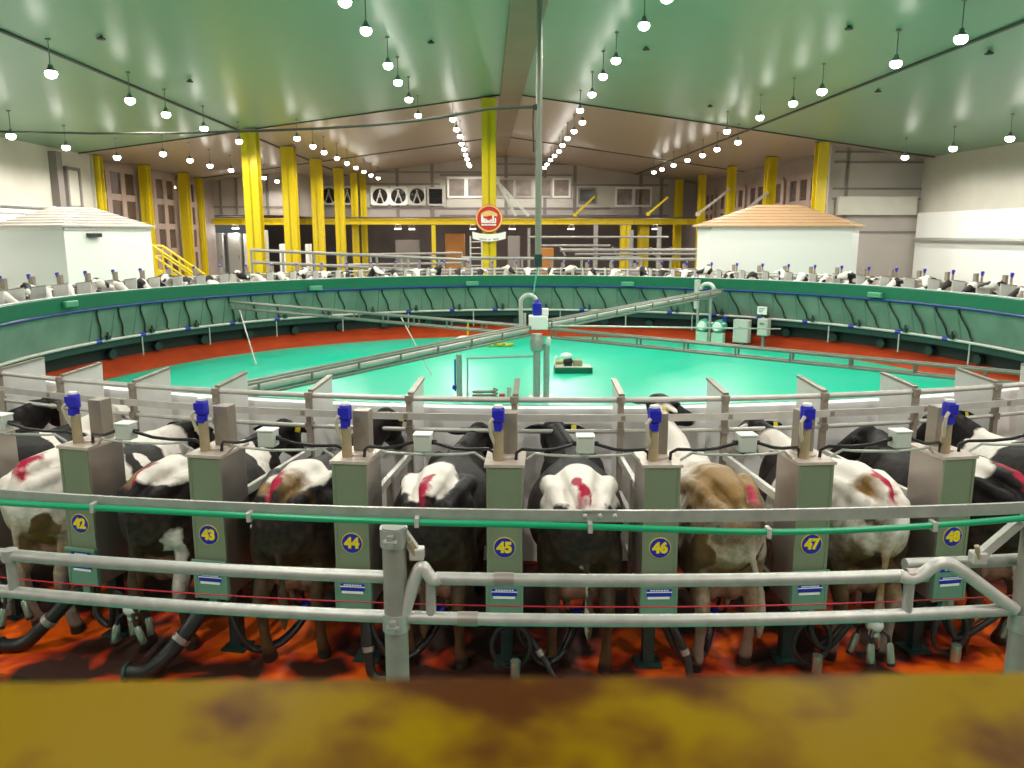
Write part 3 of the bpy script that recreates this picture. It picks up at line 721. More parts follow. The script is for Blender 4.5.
rpart('blue_air_line', mat('navy_line', (.004, .016, .17), .4), lambda m: m.pipe_ring(12.13, .985, .042, 180))
rpart('wash_pipe', PALEP, lambda m: m.pipe_ring(12.42, .03, .045, 180))
rpart('under_gap_band', UNDER, lambda m: m.rect_ring(12.9, 13.0, -.62, -.12, 180))  # dark band painted as the shaded gap behind the rollers
rpart('inner_curb', TEALDK, lambda m: m.rect_ring(12.475, 12.515, -.2, -.005, 180))
def skR(z): return 12.19 + (1 - z) / .94 * .26
def many(name, m_, angs, build, z=0.0):                # one part per place on the ring, sharing a mesh
    first = None
    for a_ in angs:
        if first is None: mb = MB(); build(mb); o = mb.build(name, m_, rp); first = o
        else: o = first.copy(); COL.objects.link(o)
        o.location = ringpt(0, 0, z) - rp.location + Vector((0, 0, 0)); o.rotation_euler = (0, 0, a_)
FARPH = [phi_of(k) for k in range(NST) if math.cos(phi_of(k)) < -.15]
many('hanger', PALEP, FARPH[::3], lambda m: m.tube([(0, -12.45, -.6), (0, -12.45, .03)], .022, 6))
many('roller', TEALDK, FARPH[1::2], lambda m: m.cyl((0, -12.85, -.45), (0, -12.72, -.45), .14, seg=12))
many('drop_cable', BLACK, FARPH, lambda m: m.tube([(x, -(skR(z) - .04), z) for x, z in ((.22, .98), (.23, .86), (.14, .66), (.02, .48), (-.05, .32), (-.06, .18), (-.14, .08))], .024, 6))
many('skirt_rib', SKIRT, FARPH, lambda m: m.tube([(.33, -12.18, 1.0), (.33, -12.44, .06)], .02, 4))
many('drain_valve', TEALDK, FARPH[::2], lambda m: [m.box((-.3, -12.33, .12), (.12, .08, .12)), m.tube([(-.3, -12.33, .1), (-.3, -12.33, .28)], .03, 6)])
many('blue_joint', BLUEL, FARPH[::2], lambda m: m.tube([(-.1, -12.42, .03), (.1, -12.42, .03)], .055, 8))
for px, py in ((69, 304), (315, 288), (472, 283.5), (628, 284), (876, 295)):
    p = PR(px, py, 12.1, False); a_ = math.atan2(p.x - CX, CY - p.y)
    m = MB(); m.box((0, -12.06, p.z), (.5, .14, .17)); o = m.build('fascia_light', mat('pale_green_cover', (.08, .28, .17), .4), rp, bevel=.03); o.location = Vector((CX, CY, 0)) - rp.location; o.rotation_euler = (0, 0, a_)
struct(MB().lathe([(12.10, -1.02), (13.1, -.50), (13.5, -.50), (13.5, -1.02)], 180).build('trim_red_kerb', REDK))
struct(MB().rect_ring(13.45, 14.6, -1.02, -.5, 120).build('trim_track_wall', UNDER))

# ring rails on the head side of the stalls
vis = []
for k in range(NST):
    px, py, zc = proj(ringpt(12.9, phi_of(k), 1.6))
    if zc > 1 and -230 < px < 1254: vis.append(k)
near_k = [k for k in vis if math.cos(phi_of(k)) > 0.5]
far_k = sorted([k for k in vis if math.cos(phi_of(k)) <= 0.5], key=lambda k: proj(ringpt(14.6, phi_of(k), 1.6))[0])
e = empty('stall_railing', (CX, CY, 0)); tag(e, 'ring of steel rails on posts along the cows\' heads', 'railing')
O2 = Matrix.Translation((-CX, -CY, 0))
m = MB(O2); m.pipe_ring(12.92, 1.615, .024, 240); m.build('top_rail', PALEP, e)
m = MB(O2); m.rect_ring(13.06, 13.075, 1.46, 1.52, 240); m.build('flat_bar', PALEP, e)
m = MB(O2); m.pipe_ring(12.94, 1.345, .019, 240); m.build('lower_rail', PALEP, e)
sm = None
for k in vis:
    if sm is None:
        m = MB(); m.bb(-.022, .022, -.024, .024, 0.01, 1.60); m.bb(-.14, .03, -.018, .018, 1.47, 1.51); m.cyl((0, 0, 1.59), (0, 0, 1.645), .038, seg=10); m.box((0, 0, 1.345), (.07, .06, .06)); m.bb(-.08, .08, -.07, .07, .0, .02)
        so = m.build('stanchion', STAN, e); sm = so
    else:
        so = sm.copy(); COL.objects.link(so)
    so.location = ringpt(12.94, phi_of(k)) - Vector((CX, CY, 0)); so.rotation_euler = (0, 0, PI / 2 + phi_of(k))

# head panels between the cows
pm = None; fl = {k: i for i, k in enumerate(far_k)}
def stall_label(k): return 'number %d' % k
def nearword(k):
    if 42 <= k <= 48: return 'behind the cabinet numbered %d' % k
    return 'beyond the cabinet numbered 42 at the left edge, place %s' % nth(41 - k) if k < 42 else 'beyond the cabinet numbered 48 at the right edge, place %s' % nth(k - 49)
for k in vis:
    if pm is None:
        e = empty('head_panel', (0, 0, 0))
        m = MB(); m.poly([(0, .25), (.40, .25), (.46, 1.70), (.36, 1.70), (0, 1.645)], Matrix.Rotation(PI / 2, 4, 'X'), .02); m.build('sheet', PANEL, e)
        m = MB(); m.bar((0, -.01, 1.655), (.45, -.01, 1.71), .05, .02); m.build('top_flange', STAN, e)
        pm = e
    else: e = copy_tree(pm)
    e.location = ringpt(12.92, phi_of(k)); e.rotation_euler = (0, 0, PI / 2 + phi_of(k))
    if k in near_k: tag(e, 'white steel head panel ' + nearword(k), 'panel', 'head panels on the near stalls')
    else: tag(e, 'white head panel on the far rim, %s from the left' % nth(fl[k]), 'panel', 'head panels on the far stalls')

# ------------------------------------------------------------------ stall cabinets
def cab_common(e):
    m = MB(); m.bb(0.0, .34, -.115, .115, .51, 1.52); m.build('body', STEEL, e, bevel=.006)
    m = MB(); m.bb(-.02, .36, -.132, .132, 1.52, 1.54); m.cyl((.17, .0, 1.54), (.17, .0, 1.552), .075, seg=18); m.build('lid', TOPST, e)
    m = MB(); m.bb(.20, .31, -.075, .035, 1.54, 1.83); m.build('column', STAN, e, bevel=.004)
    m = MB(); m.cyl((.09, .045, 1.54), (.09, .045, 1.75), .033, seg=14); m.build('actuator_post', TAN, e)
    m = MB(); m.tube([(.09, .045, 1.73), (.09, .045, 1.79), (.09, .045, 1.80), (.09, .045, 1.885), (.09, .045, 1.895)], [.028, .032, .042, .042, .035], 18)
    m.box((.058, .045, 1.845), (.03, .074, .07)); m.box((.062, .045, 1.77), (.028, .045, .05)); act = m.build('actuator', BLUE, e)
    m = MB(); m.cyl((.09, .045, 1.893), (.09, .045, 1.91), .03, seg=12); m.build('cap', WHITE, act)
    m = MB(); m.bb(.22, .30, -.04, .04, .0, .52); m.bb(.17, .34, -.09, .09, .0, .015); m.build('support', TEALDK, e)
def cabinet(k):
    e = empty('stall_cabinet', ringpt(14.6, phi_of(k)), PI / 2 + phi_of(k))
    cab_common(e)
    m = MB(); m.bb(-.012, 0.0, -.115, .115, .785, 1.515); m.bb(-.016, -.010, -.117, -.098, .785, 1.52); m.bb(-.016, -.010, .098, .117, .785, 1.52); m.build('front_panel', CGREEN, e)
    m = MB(); m.bb(-.035, 0.0, -.124, .124, .515, .785); m.bb(-.05, -.03, -.128, .128, .775, .80); m.bb(-.04, -.03, -.124, -.105, .515, .78); m.bb(-.04, -.03, .105, .124, .515, .78); m.build('lower_panel', CGREEN2, e, bevel=.003)
    m = MB(); m.bb(-.02, .02, -.03, .03, .44, .515); m.build('drain_stub', CGREEN2, e)
    F = Matrix.Translation((-.013, 0, .975)) @ Matrix.Rotation(-PI / 2, 4, 'Z') @ Matrix.Rotation(PI / 2, 4, 'X')   # x to the viewer's right, z out
    m = MB(F); m.cyl((0, 0, 0), (0, 0, .004), .073, seg=36); d = m.build('number_disc', YELLTX, e)
    m = MB(F); m.cyl((0, 0, .003), (0, 0, .006), .068, seg=36); m.build('disc_face', BLUEL, d)
    if 1 <= k: text_mesh('numerals', str(k), .098, YELLTX, d, F @ Matrix.Translation((0, 0, .0075)), .0055, .002)
    F2 = Matrix.Translation((-.036, 0, .66)) @ Matrix.Rotation(-PI / 2, 4, 'Z') @ Matrix.Rotation(PI / 2, 4, 'X')
    m = MB(F2); m.bb(-.082, .082, -.015, .035, 0, .003); m.bb(-.082, .082, .070, .112, 0, .003); lb = m.build('blue_label', BLUEL, e)
    m = MB(F2); m.bb(-.085, .085, .012, .018, .003, .005); m.bb(-.075, .07, -.034, -.018, 0, .004)
    for i in range(7): m.bb(-.06 + i * .018, -.047 + i * .018, .023, .031, .003, .005)
    for i in range(6): m.bb(-.05 + i * .018, -.037 + i * .018, .082, .1, .003, .005)
    m.build('label_lettering', WHITE, lb)
    m = MB(); m.tube([(.05, .075, 1.83), (.04, .10, 1.80), (.06, .09, 1.72), (.09, .055, 1.62), (.12, .02, 1.545)], .012, 8); m.build('air_hose', BEIGE, e)
    for s in (-1, 1):
        m = MB(); m.tube([(.08, s * .135, 1.545), (.05, s * .2, 1.60), (.0, s * .26, 1.605), (-.04, s * .53, 1.605)], .009, 8); m.build('conduit', PALEP, e)
        m = MB(); m.tube([(.10, s * .07, 1.53), (.10, s * .075, 1.59), (.07, s * .11, 1.62), (.0, s * .24, 1.635), (-.06, s * .33, 1.66), (-.09, s * .44, 1.70)], .011, 8); m.build('cable', BLACK, e)
    return e
for k in near_k:
    e = cabinet(k)
    if 42 <= k <= 48: lab = 'green fronted stall cabinet with blue numeral disc %d' % k
    elif k < 42: lab = 'stall cabinet beyond number 42 at the left edge, place %s' % nth(41 - k)
    else: lab = 'stall cabinet beyond number 48 at the right edge, place %s' % nth(k - 49)
    tag(e, lab, 'cabinet', 'stall cabinets on the near side')
first = None
for i, k in enumerate(far_k):
    if first is None:
        e = empty('stall_cabinet'); cab_common(e); first = e
    else: e = copy_tree(first)
    e.location = ringpt(14.6, phi_of(k)); e.rotation_euler = (0, 0, PI / 2 + phi_of(k))
    tag(e, 'small blue-capped stall cabinet on the far rim, %s from the left' % nth(i), 'cabinet', 'stall cabinets on the far side')
# junction boxes between the near cabinets
first = None
for k in near_k[:-1]:
    ph = phi_of(k + .5)
    if first is None:
        e = empty('junction_box')
        m = MB(); m.bb(-.05, .04, -.055, .055, -.055, .05); m.build('housing', GREYBOX, e, bevel=.008)
        m = MB(); m.bb(-.056, .045, -.058, .058, .05, .062); m.build('cover', WHITE, e, bevel=.004)
        for s in (-1, 1):
            m = MB(); m.cyl((0, s * .05, .0), (0, s * .085, .0), .016, seg=10); m.build('cable_gland', BLACK, e)
        first = e
    else: e = copy_tree(first)
    e.location = ringpt(14.68, ph, 1.70); e.rotation_euler = (0, 0, PI / 2 + ph)
    if 42 <= k <= 47: lab = 'grey junction box hung between cabinets %d and %d' % (k, k + 1)
    elif k < 42: lab = 'grey junction box left of cabinet 42, place %s' % nth(41 - k)
    else: lab = 'grey junction box right of cabinet 48, place %s' % nth(k - 48)
    tag(e, lab, 'junction box', 'junction boxes between cabinets')
# stall divider rails
first = None
for k in near_k:
    if first is None:
        e = empty('stall_divider')
        for z in (1.12, .80, .48):
            m = MB(); m.bar((.33, 0, z), (1.62, 0, z), .035, .06); m.build('rail', PALEP, e)
        m = MB(); m.bb(.95, 1.0, -.025, .025, 0, 1.14); m.build('post', STAN, e)
        first = e
    else: e = copy_tree(first)
    e.location = ringpt(14.6, phi_of(k)); e.rotation_euler = (0, 0, PI / 2 + phi_of(k))
    tag(e, 'three-bar steel stall divider ' + nearword(k), 'divider', 'stall dividers on the near side')

# ------------------------------------------------------------------ cows
def etube(m, pts, n=18):                               # elliptical loft: (x, y, z, half width, half height[, side vector])
    P = [Vector(p[:3]) for p in pts]; vs = []
    for i, p in enumerate(P):
        t = (P[min(i + 1, len(P) - 1)] - P[max(i - 1, 0)]).normalized()
        s = Vector(pts[i][5]) if len(pts[i]) > 5 else Vector((0, 1, 0))
        s = (s - t * s.dot(t)).normalized(); nn = t.cross(s)
        for j in range(n):
            a = 2 * PI * j / n
            vs.append(p + s * math.cos(a) * pts[i][3] + nn * math.sin(a) * pts[i][4])
    k = len(P)
    fs = [(i * n + j, i * n + (j + 1) % n, (i + 1) * n + (j + 1) % n, (i + 1) * n + j) for i in range(k - 1) for j in range(n)]
    fs.append(tuple(reversed(range(n)))); fs.append(tuple((k - 1) * n + j for j in range(n)))
    m.add(vs, fs)
def cow_mesh(name, poll=(1.70, 0, 1.32), yaw=0.0, pitch=-0.7, step=(0, 0, 0, 0), tail=0.0, voxel=.0135, lean=0.0):
    m = MB()
    # trunk: pins to brisket
    T = [(-.21, 1.26, .085, .07), (-.17, 1.22, .16, .16), (-.08, 1.14, .225, .275), (.06, 1.08, .262, .35), (.20, 1.055, .272, .375), (.34, 1.04, .285, .395), (.50, 1.01, .315, .415),
         (.72, .98, .365, .435), (.95, .96, .375, .45), (1.15, .965, .345, .45), (1.32, .99, .285, .43), (1.46, 1.03, .225, .375), (1.58, 1.07, .17, .29), (1.66, 1.10, .11, .19)]
    etube(m, [(x, 0, z, w, h) for x, z, w, h in T], 26)
    # back line, tail head, hooks, pins, shoulders
    etube(m, [(-.17, 0, 1.33, .05, .055), (-.08, 0, 1.385, .075, .055), (.1, 0, 1.395, .095, .05), (.34, 0, 1.40, .12, .05), (.7, 0, 1.385, .10, .045), (1.1, 0, 1.385, .09, .05), (1.35, 0, 1.40, .075, .06), (1.5, 0, 1.36, .06, .07)], 12)
    for s in (-1, 1):
        m.sph((.36, s * .205, 1.30), (.15, .08, .075)); m.sph((-.14, s * .115, 1.265), (.08, .06, .065))
        m.sph((.13, s * .19, 1.12), (.20, .105, .20)); m.sph((1.38, s * .16, 1.08), (.16, .12, .32))
        etube(m, [(.34, s * .22, 1.33, .05, .05), (.08, s * .17, 1.30, .06, .07), (-.14, s * .12, 1.27, .05, .05)], 10)
    # hind legs
    for i, s in enumerate((-1, 1)):
        d = step[i]; y = s * .185
        etube(m, [(.08 + d * .3, s * .165, 1.05, .10, .20), (.10 + d * .5, s * .19, .90, .108, .205), (.10 + d * .7, s * .20, .76, .092, .165), (.02 + d * .8, y, .64, .066, .105), (-.055 + d, y, .53, .052, .075), (-.065 + d, y, .46, .045, .062),
                  (-.035 + d, y, .36, .038, .047), (-.015 + d, y, .22, .036, .042), (.0 + d, y, .13, .044, .052), (.03 + d, y, .07, .047, .058), (.05 + d, y, .0, .056, .075)], 14)
        m.sph((.22 + d * .3, s * .21, .80), (.13, .085, .15))
    # fore legs
    for i, s in enumerate((-1, 1)):
        d = step[2 + i]; y = s * .16
        etube(m, [(1.38, s * .17, .95, .095, .15), (1.37 + d * .3, s * .17, .80, .082, .115), (1.39 + d * .5, y, .64, .06, .075), (1.40 + d * .7, y, .46, .052, .058), (1.40 + d * .8, y, .38, .046, .05), (1.40 + d, y, .22, .036, .038), (1.41 + d, y, .12, .043, .048), (1.44 + d, y, .06, .047, .056), (1.45 + d, y, 0, .056, .07)], 14)
    # udder and teats
    m.sph((.26, 0, .64), (.235, .165, .165), 18, 10); m.sph((.14, .085, .63), (.13, .095, .15)); m.sph((.14, -.085, .63), (.13, .095, .15))
    for x in (.17, .33):
        for y in (-.075, .075): etube(m, [(x, y, .54, .03, .03), (x, y, .46, .018, .018)], 8)
    # tail
    etube(m, [(-.14, 0, 1.35, .04, .05), (-.215, tail * .1, 1.28, .032, .034), (-.25, tail * .3, 1.12, .026, .026), (-.245, tail * .6, .9, .022, .022), (-.235, tail, .7, .024, .024), (-.24, tail, .56, .036, .034), (-.24, tail, .44, .03, .03), (-.235, tail, .36, .012, .012)], 10)
    # settle the body: a smaller frame, the back falling towards the withers
    for q in m.v:
        k = min(1, max(0, (q.x - .35) / .8)); q.z *= .965 - .075 * k
        if q.x > 0: q.x *= .88
    # neck and head
    p = Vector(poll); hd = Vector((math.cos(yaw) * math.cos(pitch), math.sin(yaw) * math.cos(pitch), math.sin(pitch))); sd = Vector((-math.sin(yaw), math.cos(yaw), 0))
    a = Vector((1.18, 0, .98)); b = Vector((1.38, p.y * .3, 1.0 + (p.z - 1.0) * .45)); c = p - hd * .03 + Vector((-.02, 0, -.07))
    mid = (b + c) / 2 + Vector((0, 0, .0)); s1 = (Vector((0, 1, 0)) + sd) / 2
    etube(m, [(*a, .17, .28), (*b, .115, .21), (*mid, .095, .16, s1), (*c, .085, .12, s1)], 18)
    up = hd.cross(sd) * -1
    if up.z < 0: up = -up
    H = [(-.07, .07, .07, -.01), (0, .108, .112, -.025), (.09, .122, .125, -.045), (.17, .118, .125, -.06), (.26, .088, .105, -.06), (.35, .072, .085, -.06), (.43, .075, .075, -.06), (.485, .068, .062, -.06), (.51, .045, .04, -.06)]
    etube(m, [(*(p + hd * x + up * o), w, h, sd) for x, w, h, o in H], 18)
    for s in (-1, 1):
        r = p + sd * s * .075 + up * .0 + hd * .01; tip = r + sd * s * .20 - hd * .045 + up * (-.06)
        etube(m, [(*r, .025, .028, hd), (*(r + (tip - r) * .35), .062, .024, hd), (*(r + (tip - r) * .7), .056, .02, hd), (*tip, .014, .012, hd)], 10)
        m.sph(p + hd * .13 + sd * s * .095 + up * .02, .036, 10, 6)
    me = bpy.data.meshes.new(name); me.from_pydata([tuple(v) for v in m.v], [], m.f); me.update()
    bm = bmesh.new(); bm.from_mesh(me); bmesh.ops.recalc_face_normals(bm, faces=bm.faces); bm.to_mesh(me); bm.free()
    o = bpy.data.objects.new('t', me); COL.objects.link(o)
    r = o.modifiers.new('r', 'REMESH'); r.mode = 'VOXEL'; r.voxel_size = voxel; r.use_smooth_shade = True
    s = o.modifiers.new('s', 'SMOOTH'); s.factor = .5; s.iterations = 9 if voxel < .02 else 3
    dg = bpy.context.evaluated_depsgraph_get()
    out = bpy.data.meshes.new_from_object(o.evaluated_get(dg)); bpy.data.objects.remove(o)
    out.polygons.foreach_set('use_smooth', [True] * len(out.polygons)); out.name = name
    info = dict(p=p, hd=hd, sd=sd, up=up)
    return out, info
COAT_W, COAT_B = (.82, .76, .70), (.012, .009, .010)
DIRT, MUD, PAINT, UDDER = (.27, .155, .05), (.05, .032, .018), (.38, .007, .04), (.50, .27, .21)
def coat(name, base, patches, legdirt=.75, seed=0.0):
    """patches: (colour, centre, radii[, softness])"""
    m = bpy.data.materials.new(name); m.use_nodes = True
    nt = m.node_tree; p = nt.nodes['Principled BSDF']; L = nt.links.new; N = nt.nodes.new
    tc = N('ShaderNodeTexCoord')
    mp = N('ShaderNodeMapping'); mp.inputs['Location'].default_value = (seed * 3.1, seed * 1.7, seed); L(tc.outputs['Object'], mp.inputs[0])
    nz = N('ShaderNodeTexNoise'); nz.inputs['Scale'].default_value = 4.5; nz.inputs['Detail'].default_value = 3; L(mp.outputs[0], nz.inputs['Vector'])
    nf = N('ShaderNodeTexNoise'); nf.inputs['Scale'].default_value = 22; nf.inputs['Detail'].default_value = 5; L(mp.outputs[0], nf.inputs['Vector'])
    nm = N('ShaderNodeTexNoise'); nm.inputs['Scale'].default_value = 9; nm.inputs['Detail'].default_value = 6; nm.inputs['Roughness'].default_value = .65; L(mp.outputs[0], nm.inputs['Vector'])
    wv = N('ShaderNodeVectorMath'); wv.operation = 'MULTIPLY_ADD'; L(nz.outputs['Color'], wv.inputs[0]); wv.inputs[1].default_value = (.22, .22, .22); L(tc.outputs['Object'], wv.inputs[2])
    wo = N('ShaderNodeVectorMath'); wo.operation = 'ADD'; L(wv.outputs[0], wo.inputs[0]); wo.inputs[1].default_value = (-.11, -.11, -.11)
    cur = None
    def mix(fac, colr):
        nonlocal cur
        x = N('ShaderNodeMix'); x.data_type = 'RGBA'; L(fac, x.inputs[0])
        if cur is None: x.inputs[6].default_value = (*base, 1)
        else: L(cur, x.inputs[6])
        x.inputs[7].default_value = (*colr, 1); cur = x.outputs[2]
    sep = N('ShaderNodeSeparateXYZ'); L(tc.outputs['Object'], sep.inputs[0])
    for pt in patches:
        colr, c, rad = pt[:3]; soft = pt[3] if len(pt) > 3 else .06
        a = N('ShaderNodeVectorMath'); a.operation = 'SUBTRACT'; L(wo.outputs[0], a.inputs[0]); a.inputs[1].default_value = c
        b = N('ShaderNodeVectorMath'); b.operation = 'MULTIPLY'; L(a.outputs[0], b.inputs[0]); b.inputs[1].default_value = [1 / q for q in rad]
        l = N('ShaderNodeVectorMath'); l.operation = 'LENGTH'; L(b.outputs[0], l.inputs[0])
        v = l.outputs['Value']
        if soft > .1:
            q = N('ShaderNodeMath'); q.operation = 'MULTIPLY_ADD'; L(nm.outputs[0], q.inputs[0]); q.inputs[1].default_value = 1.3; q.inputs[2].default_value = -.65
            q2 = N('ShaderNodeMath'); q2.operation = 'ADD'; L(v, q2.inputs[0]); L(q.outputs[0], q2.inputs[1]); v = q2.outputs[0]
        r = N('ShaderNodeMapRange'); L(v, r.inputs[0]); r.inputs[1].default_value = 1 + soft; r.inputs[2].default_value = 1 - soft
        mix(r.outputs[0], colr)
    # muck on the lower legs and belly
    q = N('ShaderNodeMath'); q.operation = 'MULTIPLY_ADD'; L(nf.outputs[0], q.inputs[0]); q.inputs[1].default_value = 1.1; q.inputs[2].default_value = -.55
    q2 = N('ShaderNodeMath'); q2.operation = 'ADD'; L(sep.outputs['Z'], q2.inputs[0]); L(q.outputs[0], q2.inputs[1])
    r = N('ShaderNodeMapRange'); L(q2.outputs[0], r.inputs[0]); r.inputs[1].default_value = 1.18; r.inputs[2].default_value = .35; r.inputs[3].default_value = 0; r.inputs[4].default_value = legdirt
    mix(r.outputs[0], (.10, .060, .027))
    r = N('ShaderNodeMapRange'); L(sep.outputs['Z'], r.inputs[0]); r.inputs[1].default_value = .09; r.inputs[2].default_value = .06
    mix(r.outputs[0], (.03, .022, .018))
    L(cur, p.inputs['Base Color']); p.inputs['Roughness'].default_value = .55
    p.inputs['Specular IOR Level'].default_value = .22
    bp = N('ShaderNodeBump'); bp.inputs['Strength'].default_value = .25; bp.inputs['Distance'].default_value = .01; L(nf.outputs[0], bp.inputs['Height']); L(bp.outputs[0], p.inputs['Normal'])
    return m
Wt, Bk = COAT_W, COAT_B
UD = (UDDER, (.2, 0, .60), (.26, .2, .15), .2)
def red(y=0.0): return (PAINT, (-.06 + .0, y, 1.33), (.17, .04, .12), .22)
COWS = {
 39: (Bk, [], dict(), 'black cow beyond the left edge'),
 40: (Bk, [(Wt, (.88, .05, 1.12), (.06, .5, .4)), (Wt, (1.35, 0, 1.15), (.2, .4, .3)), (Wt, (1.85, 0, 1.3), (.42, .4, .5)), (Bk, (1.66, .22, 1.33), (.10, .12, .12)), (Bk, (1.9, -.1, 1.1), (.15, .1, .15))], dict(poll=(1.66, -.05, 1.33), yaw=-.3), 'black and white cow with a white head at the left edge, left of cabinet 42'),
 41: (Wt, [(Bk, (0.836, -0.250, 1.109), (.24, .3, .24)), (Wt, (0.792, -0.280, 1.187), (.06, .1, .12)), (Bk, (1.742, 0.000, 1.323), (.30, .3, .4)), (Bk, (-0.150, -0.170, 0.868), (.1, .12, .16)), (Bk, (0.484, -0.350, 0.852), (.2, .2, .2)), (Bk, (-0.100, 0.180, 0.724), (.12, .1, .2)), (DIRT, (-.05, 0, .72), (.3, .3, .3), .55), UD, red()], dict(poll=(1.70, -.05, 1.24), yaw=-.2), 'white cow with black side patch between cabinets 42 and 43, red paint at the tail'),
 42: (Bk, [(Wt, (0.070, -0.050, 1.409), (.26, .21, .18)), (Wt, (1.056, -0.150, 1.157), (.10, .3, .3)), (Wt, (1.936, 0.000, 1.176), (.14, .06, .3)), (DIRT, (0.088, 0.100, 1.254), (.2, .16, .1), .4), (Wt, (-0.100, -0.200, 0.675), (.12, .1, .3)), UD, red(.02)], dict(poll=(1.70, -.06, 1.28), yaw=.12, tail=.05), 'dark cow with small white rump patch between cabinets 42 and 43'),
 43: (Bk, [(Wt, (0.141, -0.070, 1.409), (.27, .24, .19)), (DIRT, (-0.020, 0.020, 1.293), (.13, .16, .14), .4), (Wt, (1.496, -0.200, 0.890), (.1, .2, .3)), UD, red(.06)], dict(poll=(1.70, -.19, 1.42), yaw=0, step=(.05, -.06, 0, .05), tail=-.04), 'black cow with white and brown rump patch between cabinets 43 and 44'),
 44: (Bk, [(Wt, (0.176, 0.040, 1.409), (.36, .19, .26)), (Bk, (-0.140, 0.220, 1.177), (.2, .13, .2)), (Bk, (-0.140, -0.220, 1.177), (.2, .12, .2)), UD, red(.03)], dict(poll=(1.68, -.12, 1.31), yaw=-.15, step=(0, .05, .04, 0), tail=.02), 'black-backed cow with a white wedge on the rump between cabinets 44 and 45'),
 45: (Bk, [(Wt, (0.123, 0.000, 1.312), (.36, .30, .26)), (Bk, (-0.140, 0.140, 1.119), (.19, .085, .15)), (Bk, (-0.130, -0.170, 1.129), (.17, .10, .13)), (Wt, (-0.200, -0.000, 0.579), (.09, .05, .35)), UD, red(0)], dict(poll=(1.68, .15, 1.35), yaw=.05, pitch=-.8, step=(-.04, .04, 0, 0), tail=-.05), 'cow with a broad white rump and black back between cabinets 45 and 46'),
 46: (Wt, [(DIRT, (0.088, 0.000, 1.303), (.46, .36, .28), .45), (MUD, (-0.120, -0.060, 1.129), (.17, .17, .18), .35), (Bk, (0.018, 0.300, 1.158), (.07, .06, .1)), (Bk, (-0.100, 0.220, 0.917), (.1, .1, .15)), (DIRT, (0.000, 0.000, 0.675), (.35, .3, .5), .6), (Bk, (1.786, 0.000, 1.441), (.30, .3, .3)), (Bk, (-.12, -.12, .88), (.1, .08, .2)), (MUD, (-.16, .0, 1.10), (.1, .22, .09), .4), (MUD, (.05, .28, .75), (.3, .1, .35), .5), UD, red(-.12)], dict(poll=(1.66, .10, 1.57), yaw=-1.0, pitch=-.35, step=(.04, -.03, 0, 0), tail=-.16), 'dung-stained white cow with raised black head between cabinets 46 and 47'),
 47: (Wt, [(Bk, (1.100, 0.250, 0.979), (.28, .3, .3)), (Bk, (1.760, 0.000, 1.323), (.33, .3, .4)), (DIRT, (-0.04, 0.020, 1.293), (.12, .12, .12), .4), (MUD, (-.18, .06, 1.15), (.12, .10, .10), .3), (DIRT, (-.05, 0, 0.70), (.35, .35, .36), .4), (Bk, (-.12, -.2, .85), (.1, .1, .15)), (Bk, (-.1, .03, .92), (.14, .10, .22)), (MUD, (.05, -.28, .85), (.3, .12, .3), .3), (MUD, (.0, .2, .62), (.3, .12, .32), .5), UD, red(-.03)], dict(poll=(1.70, .14, 1.34), yaw=.35, pitch=-.7, step=(0, .04, 0, 0), tail=.03), 'white-rumped cow with black head between cabinets 47 and 48'),
 48: (Bk, [(Wt, (0.229, 0.120, 1.370), (.2, .14, .2)), (Wt, (0.968, -0.300, 1.073), (.2, .2, .15)), (Wt, (-0.100, -0.200, 0.675), (.1, .1, .3)), UD, red(.0)], dict(poll=(1.62, -.08, 1.24), yaw=1.1, pitch=-.6, step=(.04, 0, 0, 0)), 'black cow with white rump spot right of cabinet 48, head turned left'),
 49: (Bk, [(Wt, (1.056, 0.000, 1.157), (.2, .4, .3)), UD], dict(poll=(1.68, 0, 1.36)), 'black cow with white saddle at the right edge beyond cabinet 48'),
}
for k, (base, pats, kw, label) in COWS.items():
    me, inf = cow_mesh('cow', **kw)
    me.materials.clear(); me.materials.append(coat('coat', base, pats, seed=k * .37))
    ph = phi_of(k + .5)
    o = link('cow', me); o.location = ringpt(14.45, ph, 0.0); o.rotation_euler = (0, 0, PI / 2 + ph + random.uniform(-.03, .03))
    tag(o, label, 'cow', 'cows in the near stalls')
    p, hd, sd, up = inf['p'], inf['hd'], inf['sd'], inf['up']
    for s in (-1, 1):
        m = MB(); m.sph(p + hd * .135 + sd * s * .118 + up * .025, .018, 10, 6); m.build('eye', EYEM, o)
    for s in ((1,) if k in (40, 48) else (-1,)):
        q = p + sd * s * .165 - hd * .045 - up * .03
        m = MB(); m.bar(q + sd * s * .0, q - up * .075, .008, .055) if False else m.box(q - up * .03 - hd * .02, (.012, .045, .05), Euler((.2, .3, .5)).to_matrix())
        m.build('ear_tag', TAGY, o)
